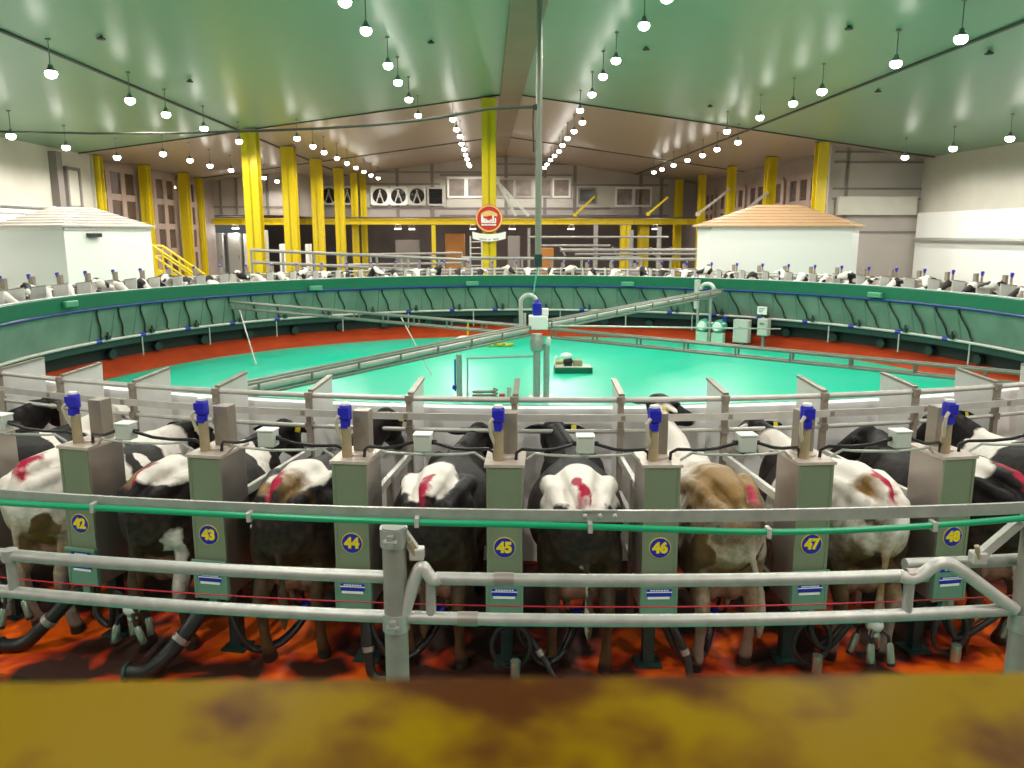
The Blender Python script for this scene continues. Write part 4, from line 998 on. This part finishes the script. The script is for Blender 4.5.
# far cows
def far_coat():
    m = bpy.data.materials.new('far_coat'); m.use_nodes = True
    nt = m.node_tree; p = nt.nodes['Principled BSDF']; L = nt.links.new; N = nt.nodes.new
    tc = N('ShaderNodeTexCoord'); oi = N('ShaderNodeObjectInfo')
    k = N('ShaderNodeMath'); k.operation = 'MULTIPLY'; L(oi.outputs['Random'], k.inputs[0]); k.inputs[1].default_value = 40
    a = N('ShaderNodeVectorMath'); a.operation = 'ADD'; L(tc.outputs['Object'], a.inputs[0]); L(k.outputs[0], a.inputs[1])
    n = N('ShaderNodeTexNoise'); n.inputs['Scale'].default_value = 2.3; n.inputs['Detail'].default_value = 1.5; L(a.outputs[0], n.inputs['Vector'])
    r = N('ShaderNodeMapRange'); L(n.outputs[0], r.inputs[0]); r.inputs[1].default_value = .49; r.inputs[2].default_value = .51
    x = N('ShaderNodeMix'); x.data_type = 'RGBA'; L(r.outputs[0], x.inputs[0]); x.inputs[6].default_value = (*COAT_B, 1); x.inputs[7].default_value = (*COAT_W, 1)
    L(x.outputs[2], p.inputs['Base Color']); p.inputs['Roughness'].default_value = .6
    return m
FC = far_coat()
FARM = []
for i, kw in enumerate((dict(poll=(1.62, 0, 1.62), yaw=0, pitch=-.5), dict(poll=(1.62, .1, 1.72), yaw=.6, pitch=-.35), dict(poll=(1.62, -.08, 1.6), yaw=-.5, pitch=-.6), dict(poll=(1.66, .03, 1.74), yaw=-.9, pitch=-.2))):
    me, inf = cow_mesh('cow_far', voxel=.03, **kw); me.materials.clear(); me.materials.append(FC); FARM.append(me)
ci = 0
for i, k in enumerate(far_k):
    if i == len(far_k) - 1: continue
    ph = phi_of(k - .5)
    o = link('cow', FARM[(i * 7 + i // 3) % 4]); o.location = ringpt(14.4, ph); o.rotation_euler = (0, 0, PI / 2 + ph)
    tag(o, 'black and white cow looking over the far rim, %s from the left' % nth(ci), 'cow', 'cows in the far stalls'); ci += 1

# ------------------------------------------------------------------ milking clusters by the hind legs
def cluster(k, pose):
    ph = phi_of(k + .5)
    e = empty('milking_cluster', ringpt(14.45, ph), PI / 2 + ph)
    if pose == 'on':
        c = Vector((.24, 0, .30)); up = 1
    else:
        c = Vector((-.22, pose, .40)); up = -1
    m = MB(); m.sph(c, (.06, .06, .05), 12, 8); m.cyl(c + Vector((0, 0, -.045)), c + Vector((0, 0, -.075)), .035, seg=10); m.build('claw', BLUEL if pose == 'on' else GREYBOX, e)
    for x in (-.07, .07):
        for y in (-.065, .065):
            q = c + Vector((x, y, .05 * up)); t_ = c + Vector((x * 1.25, y * 1.3, .20 * up))
            if up < 0: t_ += Vector((random.uniform(-.05, .05), random.uniform(-.05, .05), -.02))
            m = MB(); m.tube([q + (t_ - q) * .25, q + (t_ - q) * .35, t_, t_ + (t_ - q) * .05], [.018, .026, .028, .022], 12); cu_ = m.build('teat_cup', CUP, e)
            m = MB(); m.tube([c + Vector((x * .5, y * .5, .02 * up)), q, q + (t_ - q) * .3], .013, 8); m.build('liner_tube', BLACK, cu_)
            m = MB(); m.tube([t_, t_ + (t_ - q) * .12], [.03, .027], 12); m.build('cup_mouth', BLACK, cu_)
    ly = .35
    m = MB()
    if pose == 'on': pts = [c + Vector((0, 0, -.06)), (.14, .05, .16), (.02, .13, .10), (-.08, .27, .10), (-.10, .38, .26), (-.08, .45, .46)]
    else: pts = [c + Vector((0, 0, .03)), c + Vector((-.03, .06, .1)), c + Vector((0, .14, .06)), (-.16, .34, .22), (-.16, .45, .3), (-.1, .47, .48)]
    # smooth the hose
    P = [Vector(p) for p in pts]; S = []
    for i in range(len(P) - 1):
        p0, p1, p2, p3 = P[max(i - 1, 0)], P[i], P[i + 1], P[min(i + 2, len(P) - 1)]
        for j in range(6):
            t = j / 6
            S.append(.5 * ((2 * p1) + (p2 - p0) * t + (2 * p0 - 5 * p1 + 4 * p2 - p3) * t * t + (3 * p1 - p0 - 3 * p2 + p3) * t ** 3))
    S.append(P[-1])
    m.tube(S, .022, 10); m.build('milk_hose', BLACK, e)
    m = MB(); m.tube([q + Vector((.03, .025, .012)) for q in S], .011, 8); m.build('pulse_tube', BLACK, e)
    return e
for k in range(40, 50):
    pose = {41: .18, 42: .1, 47: .05, 40: .1, 48: -.12}.get(k, 'on')
    e = cluster(k, pose)
    lab = {40: 'milking cluster farthest left, two stalls left of cabinet 42', 41: 'hanging milking cluster low between cabinets 42 and 43', 42: 'hanging milking cluster of four cups between cabinets 43 and 42, before the dark cow'}.get(k)
    if 42 <= k <= 47: lab = 'milking cluster behind the hind legs between cabinets %d and %d' % (k, k + 1)
    elif k == 41: lab = 'milking cluster hanging low left of cabinet 42'
    elif k == 48: lab = 'milking cluster hanging with hose loop right of cabinet 48'
    elif k == 49: lab = 'milking cluster farther right beyond cabinet 48, at the photo edge'
    tag(e, lab, 'milking cluster', 'milking clusters on the near stalls')
# coiled black hose loops hung below the cabinets
first = None
for k in (45, 47, 48):
    if first is None:
        e = empty('hose_coil')
        m = MB(); m.tube([(-.02 + .03 * i / 40, .13 * math.cos(i * PI / 10), .28 + .16 * math.sin(i * PI / 10)) for i in range(37)], .017, 8); m.build('loop', BLACK, e)
        m = MB(); m.tube([(0, .02, .46), (0, .02, .52)], .03, 8); m.build('hook', STEEL, e)
        m = MB(); m.cyl((-.05, -.03, .08), (-.05, -.03, .2), .035, seg=10); m.build('end_cup', CUP, e)
        first = e
    else: e = copy_tree(first)
    e.location = ringpt(14.62, phi_of(k) + .003); e.rotation_euler = (0, 0, PI / 2 + phi_of(k))
    tag(e, 'black hose coil hanging ' + ('under cabinet %d' % k if 42 <= k <= 48 else ('left of the one under cabinet 42' if k < 42 else 'right of the one under cabinet 48')), 'hose', 'hose coils under the cabinets')

for k, pts, r in ((42, [(.1, 0, .48), (.0, .12, .42), (-.1, .30, .22), (-.16, .46, .07), (-.2, .62, .05)], .05), (43, [(.1, 0, .48), (.0, .1, .40), (-.12, .22, .22), (-.26, .36, .07), (-.30, .50, .06)], .055),
                  (44, [(.1, -.05, .48), (.05, -.06, .40), (-.02, -.09, .2), (-.05, -.13, .035), (-.04, -.3, .03)], .035), (45, [(.1, -.05, .48), (.03, -.1, .42), (-.03, -.25, .22), (-.1, -.38, .03), (-.08, -.5, .03)], .022),
                  (46, [(.1, -.05, .48), (.03, -.1, .42), (-.03, -.2, .22), (-.1, -.24, .03), (-.08, -.4, .03)], .026), (41, [(.1, 0, .48), (.0, .1, .40), (-.12, .22, .22), (-.26, .36, .07), (-.30, .50, .06)], .055)):
    e = empty('rubber_hose', ringpt(14.6, phi_of(k)), PI / 2 + phi_of(k))
    P = [Vector(p) for p in pts]; S = []
    for i in range(len(P) - 1):
        p0, p1, p2, p3 = P[max(i - 1, 0)], P[i], P[i + 1], P[min(i + 2, len(P) - 1)]
        for j in range(6):
            t = j / 6; S.append(.5 * ((2 * p1) + (p2 - p0) * t + (2 * p0 - 5 * p1 + 4 * p2 - p3) * t * t + (3 * p1 - p0 - 3 * p2 + p3) * t ** 3))
    S.append(P[-1])
    m = MB(); m.tube(S, r, 12); m.build('hose', BLACK, e)
    m = MB(); m.tube([S[-1] + (S[-2] - S[-1]) * .2, S[-1], S[-1] + (S[-1] - S[-2]) * 1.5], [r * 1.15, r * 1.3, r * 1.2], 12); m.build('end_coupling', TEALDK, e)
    m = MB(); m.tube([S[len(S) // 2 - 1], S[len(S) // 2]], r * 1.18, 12); m.build('hose_band', STEEL, e)
    tag(e, 'black rubber hose sloping from under cabinet %d to the orange deck' % k if k > 41 else 'thick black rubber hose at the left edge, left of cabinet 42', 'hose', 'rubber hoses under the cabinets')
# ------------------------------------------------------------------ pit: hub, bridges, equipment
HUB = Vector((.61, 19.5, -1.0))
e = empty('pit_hub', HUB); tag(e, 'steel hub post with blue motor in the middle of the green pit', 'hub post')
m = MB(); m.tube([(0, 0, 0), (0, 0, 1.55)], .09, 14); m.tube([(.24, -.02, 0), (.24, -.02, 1.35)], .075, 12); m.bb(-.2, .4, -.2, .2, 0, .03); m.build('post', GALV, e)
m = MB(); m.tube([(0, 0, 1.15), (0, 0, 1.2), (0, 0, 1.45), (0, 0, 1.6)], [.1, .16, .17, .12], 14); m.build('swivel', GALV, e)
m = MB(); m.bb(-.2, .26, -.24, .18, 1.72, 2.05); m.bb(.12, .28, -.12, .1, 2.05, 2.22); m.build('gearbox', WHITE, e, bevel=.02)
m = MB(); m.tube([(0, 0, 2.05), (0, 0, 2.08), (0, 0, 2.34), (0, 0, 2.37), (0, 0, 2.45)], [.10, .115, .115, .07, .05], 14); m.build('motor', BLUE, e)
m = MB(); m.tube([(-.38, 0, 1.6), (-.4, 0, 2.3)] + [(-.4 + .2 * (1 - math.cos(i * PI / 8)), 0, 2.35 + .2 * math.sin(i * PI / 8)) for i in range(9)], .05, 8); m.tube([(-.3, 0.05, 1.6), (-.3, .05, 2.1)], .035, 8); m.build('swan_neck_pipe', PALEP, e)
m = MB(); m.tube([(-1.7, -.2, .0), (-1.7, -.2, 1.02), (-.1, -.05, 1.05)], .028, 8); m.build('feed_pipe', GALV, e)
m = MB(); m.sph((.28, -.1, 1.42), (.07, .07, .12)); m.build('sensor', WHITE, e)
e = empty('drain_stand', PZ(459.5, 397, -1.0)); tag(e, 'slender perforated steel stand on the green floor left of the hub', 'stand')
m = MB(); m.tube([(0, 0, 0), (0, 0, 1.08)], .07, 10); m.bb(-.15, .15, -.15, .15, 0, .03); m.build('post', GALV, e)
m = MB(); m.tube([(-.1, 0, .15), (-.1, 0, .95)], .02, 6); m.box((-.12, 0, .25), (.1, .08, .1)); m.build('valve', BLUEL, e)
def bridge(p, q, label, white):
    p, q = Vector(p), Vector(q); d = (q - p); L = d.length; d.normalize(); s = Vector((-d.y, d.x, 0)).normalized()
    e = empty('pipe_bridge', p); tag(e, label, 'pipe bridge')
    for off in (-.10, .10):
        for z in (.10, -.10):
            m = MB(); m.tube([s * off + Vector((0, 0, z)), s * off + d * L + Vector((0, 0, z))], .028, 6); m.build('chord', GALVD, e)
    n = int(L / 1.1)
    for i in range(n + 1):
        a = d * L * i / n; m = MB()
        m.tube([a - s * .10 + Vector((0, 0, .10)), a - s * .10 + Vector((0, 0, -.10)), a + s * .10 + Vector((0, 0, -.10)), a + s * .10 + Vector((0, 0, .10))], .024, 6); m.build('spacer', GALVD, e)
    if white:
        m = MB(); m.tube([Vector((0, 0, 0)), d * L], .062, 10); m.build('milk_pipe', PALEP, e)
    return e
hz = HUB + Vector((0, 0, 1.72))
bridge((7.5, 28.95, .94), hz + Vector((.3, .42, .05)), 'upper pipe bridge from the hub to the far right fascia', True)
bridge(hz + Vector((-.25, -.35, 0)), (-6.2, 10.3, .42), 'long pipe bridge with white pipe from hub towards the lower left', True)
bridge((-9.2, 26.4, .70), hz + Vector((-.38, .2, -.05)), 'thin pipe bridge from the far left fascia to the hub', False)
bridge(hz + Vector((.4, -.25, -.08)), (10.3, 12.75, .5), 'pipe bridge without pipe from the hub to the right edge', False)
t = MB(); t.tube([(-8.9, 26.1, .6), (-7.9, 24.4, -.98)], .02, 5); tag(t.build('stay_cable', PALEP), 'slack stay wire from the far left bridge end to the green floor', 'cable')
t = MB(); t.tube([(-3.2, 23.0, .66), (-2.3, 22.6, -.98)], .02, 5); tag(t.build('stay_cable', PALEP), 'stay wire under the thin pipe bridge, left of the hub', 'cable')
t = MB(); t.tube([(1.0, 19.9, .75), (9.2, 27.3, -.2)], .025, 5); tag(t.build('stay_cable', PALEP), 'long stay wire from the hub to the grey control boxes', 'cable')
# green plinth with pump
c = PZ(573, 372, -1.0); e = empty('pump_plinth', c); tag(e, 'low green plinth with pale top on the pit floor right of the hub', 'plinth')
m = MB(); m.bb(-.55, .55, -.28, .32, 0, .17); m.build('block', FASCIA, e, bevel=.01)
m = MB(); m.bb(-.53, .53, -.26, .30, .17, .185); m.build('top_slab', mat('pale_slab', (.5, .55, .48), .5), e)
e = empty('pit_pump', c + Vector((-.15, .05, .185))); tag(e, 'small pump with white cover on the green plinth', 'pump')
m = MB(); m.sph((0, 0, .12), (.15, .12, .13)); m.bb(-.12, .12, -.1, .1, 0, .05); m.build('casing', BLACK, e)
m = MB(); m.sph((-.05, .02, .28), (.18, .14, .1)); m.build('cover', WHITE, e)
m = MB(); m.bb(.15, .42, -.09, .09, .0, .18); m.tube([(.13, 0, .1), (.16, 0, .1)], .05); m.build('motor', TAN, e, bevel=.02)
m = MB(); m.tube([(-.14, 0, .09), (-.36, 0, .09)], .06, 10); m.build('inlet', mat('brass', (.45, .28, .08), .35, .6), e)
m = MB(); m.tube([(-.36, .1, 0), (-.36, .1, .2), (-.3, .1, .25)], .05, 8); m.build('white_bottle', WHITE, e)
# white lump with yellow hook, yellow hose on floor
c = PZ(465, 343, -1.0); e = empty('floor_sink', c); tag(e, 'white rounded basin with a yellow hook behind the bridge, left of the hub', 'basin')
m = MB(); m.sph((0, 0, .06), (.42, .3, .22), 16, 8); m.build('bowl', WHITE, e)
m = MB(); m.tube([(.1, 0, .2), (.12, 0, .75), (.05, 0, .82), (-.02, 0, .78)], .03, 8); m.build('hook', YELL, e)
c = PZ(495, 346.5, -1.0); m = MB(); m.tube([c + Vector((-.75 + .1 * i, .25 * math.sin(i * 1.9), .06 + .03 * (i % 2))) for i in range(15)], .05, 8)
tag(m.build('yellow_hose', YELL), 'yellow hose heaped on the green floor below the hub bridge', 'hose')
# red-capped hose tray by the near wall
c = PZ(495, 399, -1.0); e = empty('hose_tray', c); tag(e, 'grey hose reel with red cap on the pit floor by the near wall', 'hose reel')
m = MB(); m.tube([(-.25 + .3 * math.cos(i * .7), .15 * math.sin(i * .7), .05 + .01 * i) for i in range(20)], .03, 8); m.build('hose', GREYF, e)
m = MB(); m.bb(.1, .25, -.08, .06, 0.0, .14); m.build('cap', REDP, e, bevel=.02)
m = MB(); m.tube([(.35, 0, 0), (.35, 0, .3)], .06, 8); m.build('spigot', PALEP, e)
# pump pair under the end of the upper bridge
c = PR(712, 330, 12.0, False); c.z = -1.0
ang = math.atan2(c.x - CX, -(c.y - CY))
e = empty('pump_pair', c, PI / 2 + ang); tag(e, 'pair of green and white pumps on stands under the upper bridge end', 'pump')
for y in (-.28, .3):
    m = MB(); m.bb(0, .3, y - .22, y + .22, .02, .45); m.build('base', mat('pale_green_paint', (.42, .62, .5), .4), e, bevel=.02)
    m = MB(); m.tube([(-.1, y, .68), (.3, y, .68)], [.24, .22], 16); m.build('motor', PUMPG, e)
    m = MB(); m.tube([(.3, y, .68), (.42, y, .68)], [.17, .14], 14); m.tube([(.2, y - .26, .8), (.2, y + .26, .8)], .03); m.build('fan_cover', WHITE, e)
    m = MB(); m.box((.1, y + .2, .95), (.1, .12, .14)); m.build('switch', BLUEL, e)
for y in (-.02, -.5):
    m = MB(); m.tube([(.2, y, .0), (.2, y, 1.9)], .05, 10); m.build('riser', GALV, e)
m = MB(); m.tube([(.25, .1, 1.95)] + [(.25, .1 - .25 * (1 - math.cos(i * PI / 8)), 2.0 + .22 * math.sin(i * PI / 8)) for i in range(9)], .075, 10); m.tube([(.22, -.55, 1.3), (.22, -.55, 2.35)], .11, 10); m.build('bend', PALEP, e)
for px, py, w, h, lab in ((742, 331, .58, .83, 'large pale grey control box standing against the far red kerb'), (764, 327, .38, .6, 'smaller pale grey control box right of the large one')):
    c = PR(px, py, 12.05, False); ang = math.atan2(c.x - CX, -(c.y - CY))
    e = empty('control_box', c, PI / 2 + ang); tag(e, lab, 'control box')
    m = MB(); m.bb(-.14, .14, -w / 2, w / 2, -h / 2, h / 2); m.build('case', GREYBOX, e, bevel=.015)
    m = MB(); m.bb(.14, .16, -w / 2 + .03, w / 2 - .03, -h / 2 + .03, h / 2 - .03); m.build('door', GREYBOX, e)
    m = MB(); m.bb(.16, .19, -.08, .08, .1, .16); m.build('latch', GREYF, e)
    m = MB(); m.bb(-.05, .05, -.05, .05, -(c.z + 1.0), -h / 2); m.build('leg', GREYF, e)
c = PR(762, 310.5, 12.2, False); ang = math.atan2(c.x - CX, -(c.y - CY))
e = empty('notice_plate', c, PI / 2 + ang); tag(e, 'small white notice plate on the grey skirt above the control boxes', 'sign')
m = MB(); m.bb(-.02, .0, -.18, .18, -.14, .14); m.build('plate', WHITE, e)
m = MB()
for i in range(3): m.bb(.0, .005, -.12, .12 - .05 * i, .06 - i * .06, .085 - i * .06)
m.build('lettering', GREYF, e)
# service pole hanging from the roof and the cable to it
e = empty('service_pole', (.63, 19.5, 2.3)); tag(e, 'pale green service pole hanging from the roof above the pit hub', 'pole')
m = MB(); m.tube([(0, 0, 0), (0, 0, 7.1)], .075, 12); m.build('pipe', mat('pole_green_grey', (.27, .27, .225), .45, .3), e)
m = MB(); m.tube([(0, 0, -.08), (0, 0, .22)], .10, 12); m.build('end_collar', TEALDK, e)
m = MB(); m.tube([(0, 0, -.05), (-.08, 0, -.5), (-.12, 0, -.82)], .02, 6); m.build('hose', PUMPG, e)
m = MB(); m.box((-.05, 0, 3.6), (.12, .12, .12)); m.tube([(-.05, 0, 3.6), (-.13, 0, 3.65), (-.14, 0, 3.2), (-.12, 0, 2.6)], .018, 6); m.build('clamp', SEAM, e)
pts = []
for px, py, y in ((534, 107, 19.5), (512, 107.5, 19.8), (490, 108.5, 20.1), (470, 112, 20.3), (440, 117.5, 20.6), (420, 120, 20.8), (380, 124.5, 21.4), (320, 128.5, 22.4), (256, 131, 23.5), (180, 133, 25.2), (90, 133.5, 27.6), (0, 131.5, 30), (-20, 131, 30.8)):
    r = ray(px, py); pts.append(r * (y / r.y) + Vector((0, 0, CAM_Z)))
m = MB(); m.tube(pts, .035, 8); tag(m.build('overhead_cable', SEAM), 'black overhead cable strung from the left wall to the service pole', 'cable')

# ------------------------------------------------------------------ operator side barrier
RB = 16.0
def post(px, ptop, label):
    q = PR(px, ptop, RB); d = -1.0
    e = empty('barrier_post', (q.x, q.y, -.985), math.atan2(CY - q.y, CX - q.x)); tag(e, label, 'post', None); h = q.z + .985
    m = MB(); m.tube([(0, 0, 0), (0, 0, h)], .057, 20); m.build('tube', GALVP, e)
    for z in (h - .05, PR(px, 620, RB).z + .985):
        m = MB(); m.tube([(0, 0, z - .045), (0, 0, z + .045)], .066, 20); m.box((-.075, .0, z), (.03, .03, .06)); m.cyl((-.08, -.03, z), (-.08, .03, z), .012, seg=8); m.build('clamp', GALV, e)
    m = MB(); m.bb(-.1, .1, -.1, .1, 0, .015); m.build('foot_plate', GALV, e)
    return e
post(393.5, 526, 'thick galvanised barrier post in front of cabinets 44 and 45')
post(1037, 512, 'thick galvanised barrier post at the right edge')
# flat channel and green hose
zb0, zb1 = PR(512, 521, RB).z, PR(512, 509.5, RB).z
m = MB(); m.lathe([(RB - .02, zb0), (RB + .03, zb0), (RB + .03, zb0 + .006), (RB - .012, zb0 + .006), (RB - .012, zb1 - .006), (RB + .03, zb1 - .006), (RB + .03, zb1), (RB - .02, zb1)][::-1] if False else [(RB - .008, zb0), (RB + .008, zb0), (RB + .008, zb1), (RB - .008, zb1)], 80, -.42, .42)
e = empty('barrier_channel', ringpt(RB, 0, zb0)); tag(e, 'flat galvanised channel bar curving across in front of the cabinets', 'bar')
for i in range(len(m.v)): m.v[i] = m.v[i] - e.location
m.build('channel', GALV, e)
for px, w in ((585, 5), (600, 5), (615, 5)):
    q = PR(px, 516, RB + .010) - e.location; m = MB(); m.sph(q, (.012, .008, .012), 8, 6); m.build('bolt', PALEP, e)
q = PR(599.5, 510.5, RB + .011) - e.location; m = MB(); m.box(q, (.17, .006, .006)); m.build('splice_plate', PALEP, e)
hp = [PR(px, py, RB + .035) for px, py in ((-60, 497), (0, 502.5), (60, 506), (128, 509.5), (256, 516), (350, 520), (440, 523), (512, 524.5), (600, 527), (700, 530.5), (768, 532), (840, 530.5), (900, 527.5), (960, 523.5), (1024, 518), (1090, 511))]
S = []
for i in range(len(hp) - 1):
    p0, p1, p2, p3 = hp[max(i - 1, 0)], hp[i], hp[i + 1], hp[min(i + 2, len(hp) - 1)]
    for j in range(4):
        t = j / 4; S.append(.5 * ((2 * p1) + (p2 - p0) * t + (2 * p0 - 5 * p1 + 4 * p2 - p3) * t * t + (3 * p1 - p0 - 3 * p2 + p3) * t ** 3))
e = empty('green_hose', hp[7]); tag(e, 'bright green hose clipped along the front of the channel bar', 'hose')
m = MB(); m.tube([q - hp[7] for q in S], .0155, 10); m.build('tube', HOSEG, e)
for px, py in ((94, 507), (250, 516), (417, 521.5), (590, 527), (768, 532), (933, 525.5)):
    q = PR(px, py, RB + .03) - hp[7]; m = MB(); m.box(q, (.02, .05, .045)); m.build('clip', PALEP, e)
# guard rails with their bent ends
def prt(pts, R): return [PR(x, y, R) for x, y in pts]
def spl(P, n=6):
    S = []
    for i in range(len(P) - 1):
        p0, p1, p2, p3 = P[max(i - 1, 0)], P[i], P[i + 1], P[min(i + 2, len(P) - 1)]
        for j in range(n):
            t = j / n; S.append(.5 * ((2 * p1) + (p2 - p0) * t + (2 * p0 - 5 * p1 + 4 * p2 - p3) * t * t + (3 * p1 - p0 - 3 * p2 + p3) * t ** 3))
    return S + [P[-1]]
zu, zl = PR(600, 580.5, RB).z, PR(600, 620.5, RB).z
def ph_px(px, py): q = PR(px, py, RB); return math.atan2(q.x - CX, CY - q.y)
TR = .031
o0 = PR(200, 600, RB); e = empty('guard_rail', o0); tag(e, 'pair of galvanised tube rails from the left edge to the thick post', 'guard rail', 'guard rails before the cabinets')
m = MB(Matrix.Translation(-o0)); m.tube(arc(RB, zu, -.40, ph_px(385, 575), 40), TR, 14); m.build('upper_rail', GALV, e)
m = MB(Matrix.Translation(-o0)); m.tube(arc(RB, zl, -.40, ph_px(385, 612), 40), TR, 14); m.build('lower_rail', GALV, e)
m = MB(Matrix.Translation(-o0)); q = PR(10, 555, RB); m.tube([q, Vector((q.x, q.y, zl))], TR * .8, 12); m.tube([Vector((q.x, q.y, zu - .03)), Vector((q.x, q.y, zu + .03))], TR * 1.25, 12); m.build('end_link', GALV, e)
o0 = PR(650, 600, RB); e = empty('guard_rail', o0); tag(e, 'pair of galvanised tube rails with bent ends between the two thick posts', 'guard rail', 'guard rails before the cabinets')
T0 = Matrix.Translation(-o0)
m = MB(T0); m.tube(arc(RB, zu, ph_px(436, 578), ph_px(903, 575), 60), TR, 14); m.build('upper_rail', GALV, e)
m = MB(T0); m.tube(arc(RB, zl, ph_px(402, 617), ph_px(1014, 606), 60), TR, 14); m.build('lower_rail', GALV, e)
m = MB(T0); P = prt([(440, 578), (433, 580), (428, 574), (422, 567), (416, 576), (409, 598), (404, 613)], RB + .01); m.tube(spl(P), TR, 14); m.build('left_bend', PALEP, e)
m = MB(T0); P = prt([(899, 576), (912, 578), (924, 573), (935, 565), (947, 563.5), (962, 571), (985, 588), (1004, 602), (1015, 609)], RB + .01); m.tube(spl(P), TR, 14); m.build('right_bend', PALEP, e)
for px, py in ((430.5, 580), (910, 577)):
    q = PR(px, py, RB); m = MB(T0); m.tube([q, Vector((q.x, q.y, zl + .02))], TR * .8, 12); m.build('end_link', GALV, e)
o1 = PR(1060, 590, RB); e3 = empty('guard_rail', o1); tag(e3, 'guard rail running on behind the right bend to the right edge', 'guard rail', 'guard rails before the cabinets')
m = MB(Matrix.Translation(-o1)); m.tube(arc(RB - .09, zu + .015, ph_px(915, 575), .42, 30), TR, 14); m.build('upper_rail', GALV, e3)
m = MB(Matrix.Translation(-o1)); m.tube(arc(RB, zl, ph_px(1046, 604), .42, 20), TR, 14); m.build('lower_rail', GALV, e3)
for px, py in ((494, 578), (906, 576), (458, 617)):
    q = PR(px, py, RB); q2 = PR(px + 20, py, RB); m = MB(T0); z = zu if py < 600 else zl; m.tube([Vector((q.x, q.y, z)), Vector((q2.x, q2.y, z))], TR * 1.12, 14); m.build('sleeve', STEEL, e)
for pts, lab in (([(403, 533), (412, 546), (417, 553)], 'short strut with clamp from the thick post to the left rail bend'), ([(1019, 522), (998, 542), (978, 557)], 'pale strut with clamp from the right edge post to the right rail bend')):
    e = empty('rail_strut', PR(*pts[1], RB)); tag(e, lab, 'strut'); T = Matrix.Translation(-e.location)
    P = prt(pts, RB - .01); m = MB(T); m.bar(P[0], P[-1], .035, .045); m.build('bar', PALEP, e)
    m = MB(T); m.box(P[-1], (.07, .06, .06)); m.build('clamp', PALEP, e, bevel=.008)
    m = MB(T); m.tube([P[-1] + Vector((-.01, -.02, .0)), P[-1] + Vector((-.03, -.03, .07))], .012, 8); m.build('bolt', TAN, e)
zs = PR(600, 607, 15.85).z
m = MB(); m.tube(arc(15.85, zs, -.40, .24, 60), .004, 6); tag(m.build('red_twine', PINK), 'thin red twine stretched between the two guard rails', 'twine')

# ------------------------------------------------------------------ yellow beam the photographer leans on
e = empty('yellow_beam', (0, .398, 2.5), .018); tag(e, 'rusty yellow painted steel beam across the bottom, out of focus', 'beam')
bmat = beam_material()
m = MB(); m.bb(-2.2, 2.2, -.10, .068, .212, .224); m.build('top_flange', bmat, e, bevel=.003)
m = MB(); m.bb(-2.2, 2.2, -.022, -.010, -.1, .212); m.build('web', bmat, e)
m = MB(); m.bb(-2.2, 2.2, -.10, .068, -.112, -.1); m.build('bottom_flange', bmat, e)
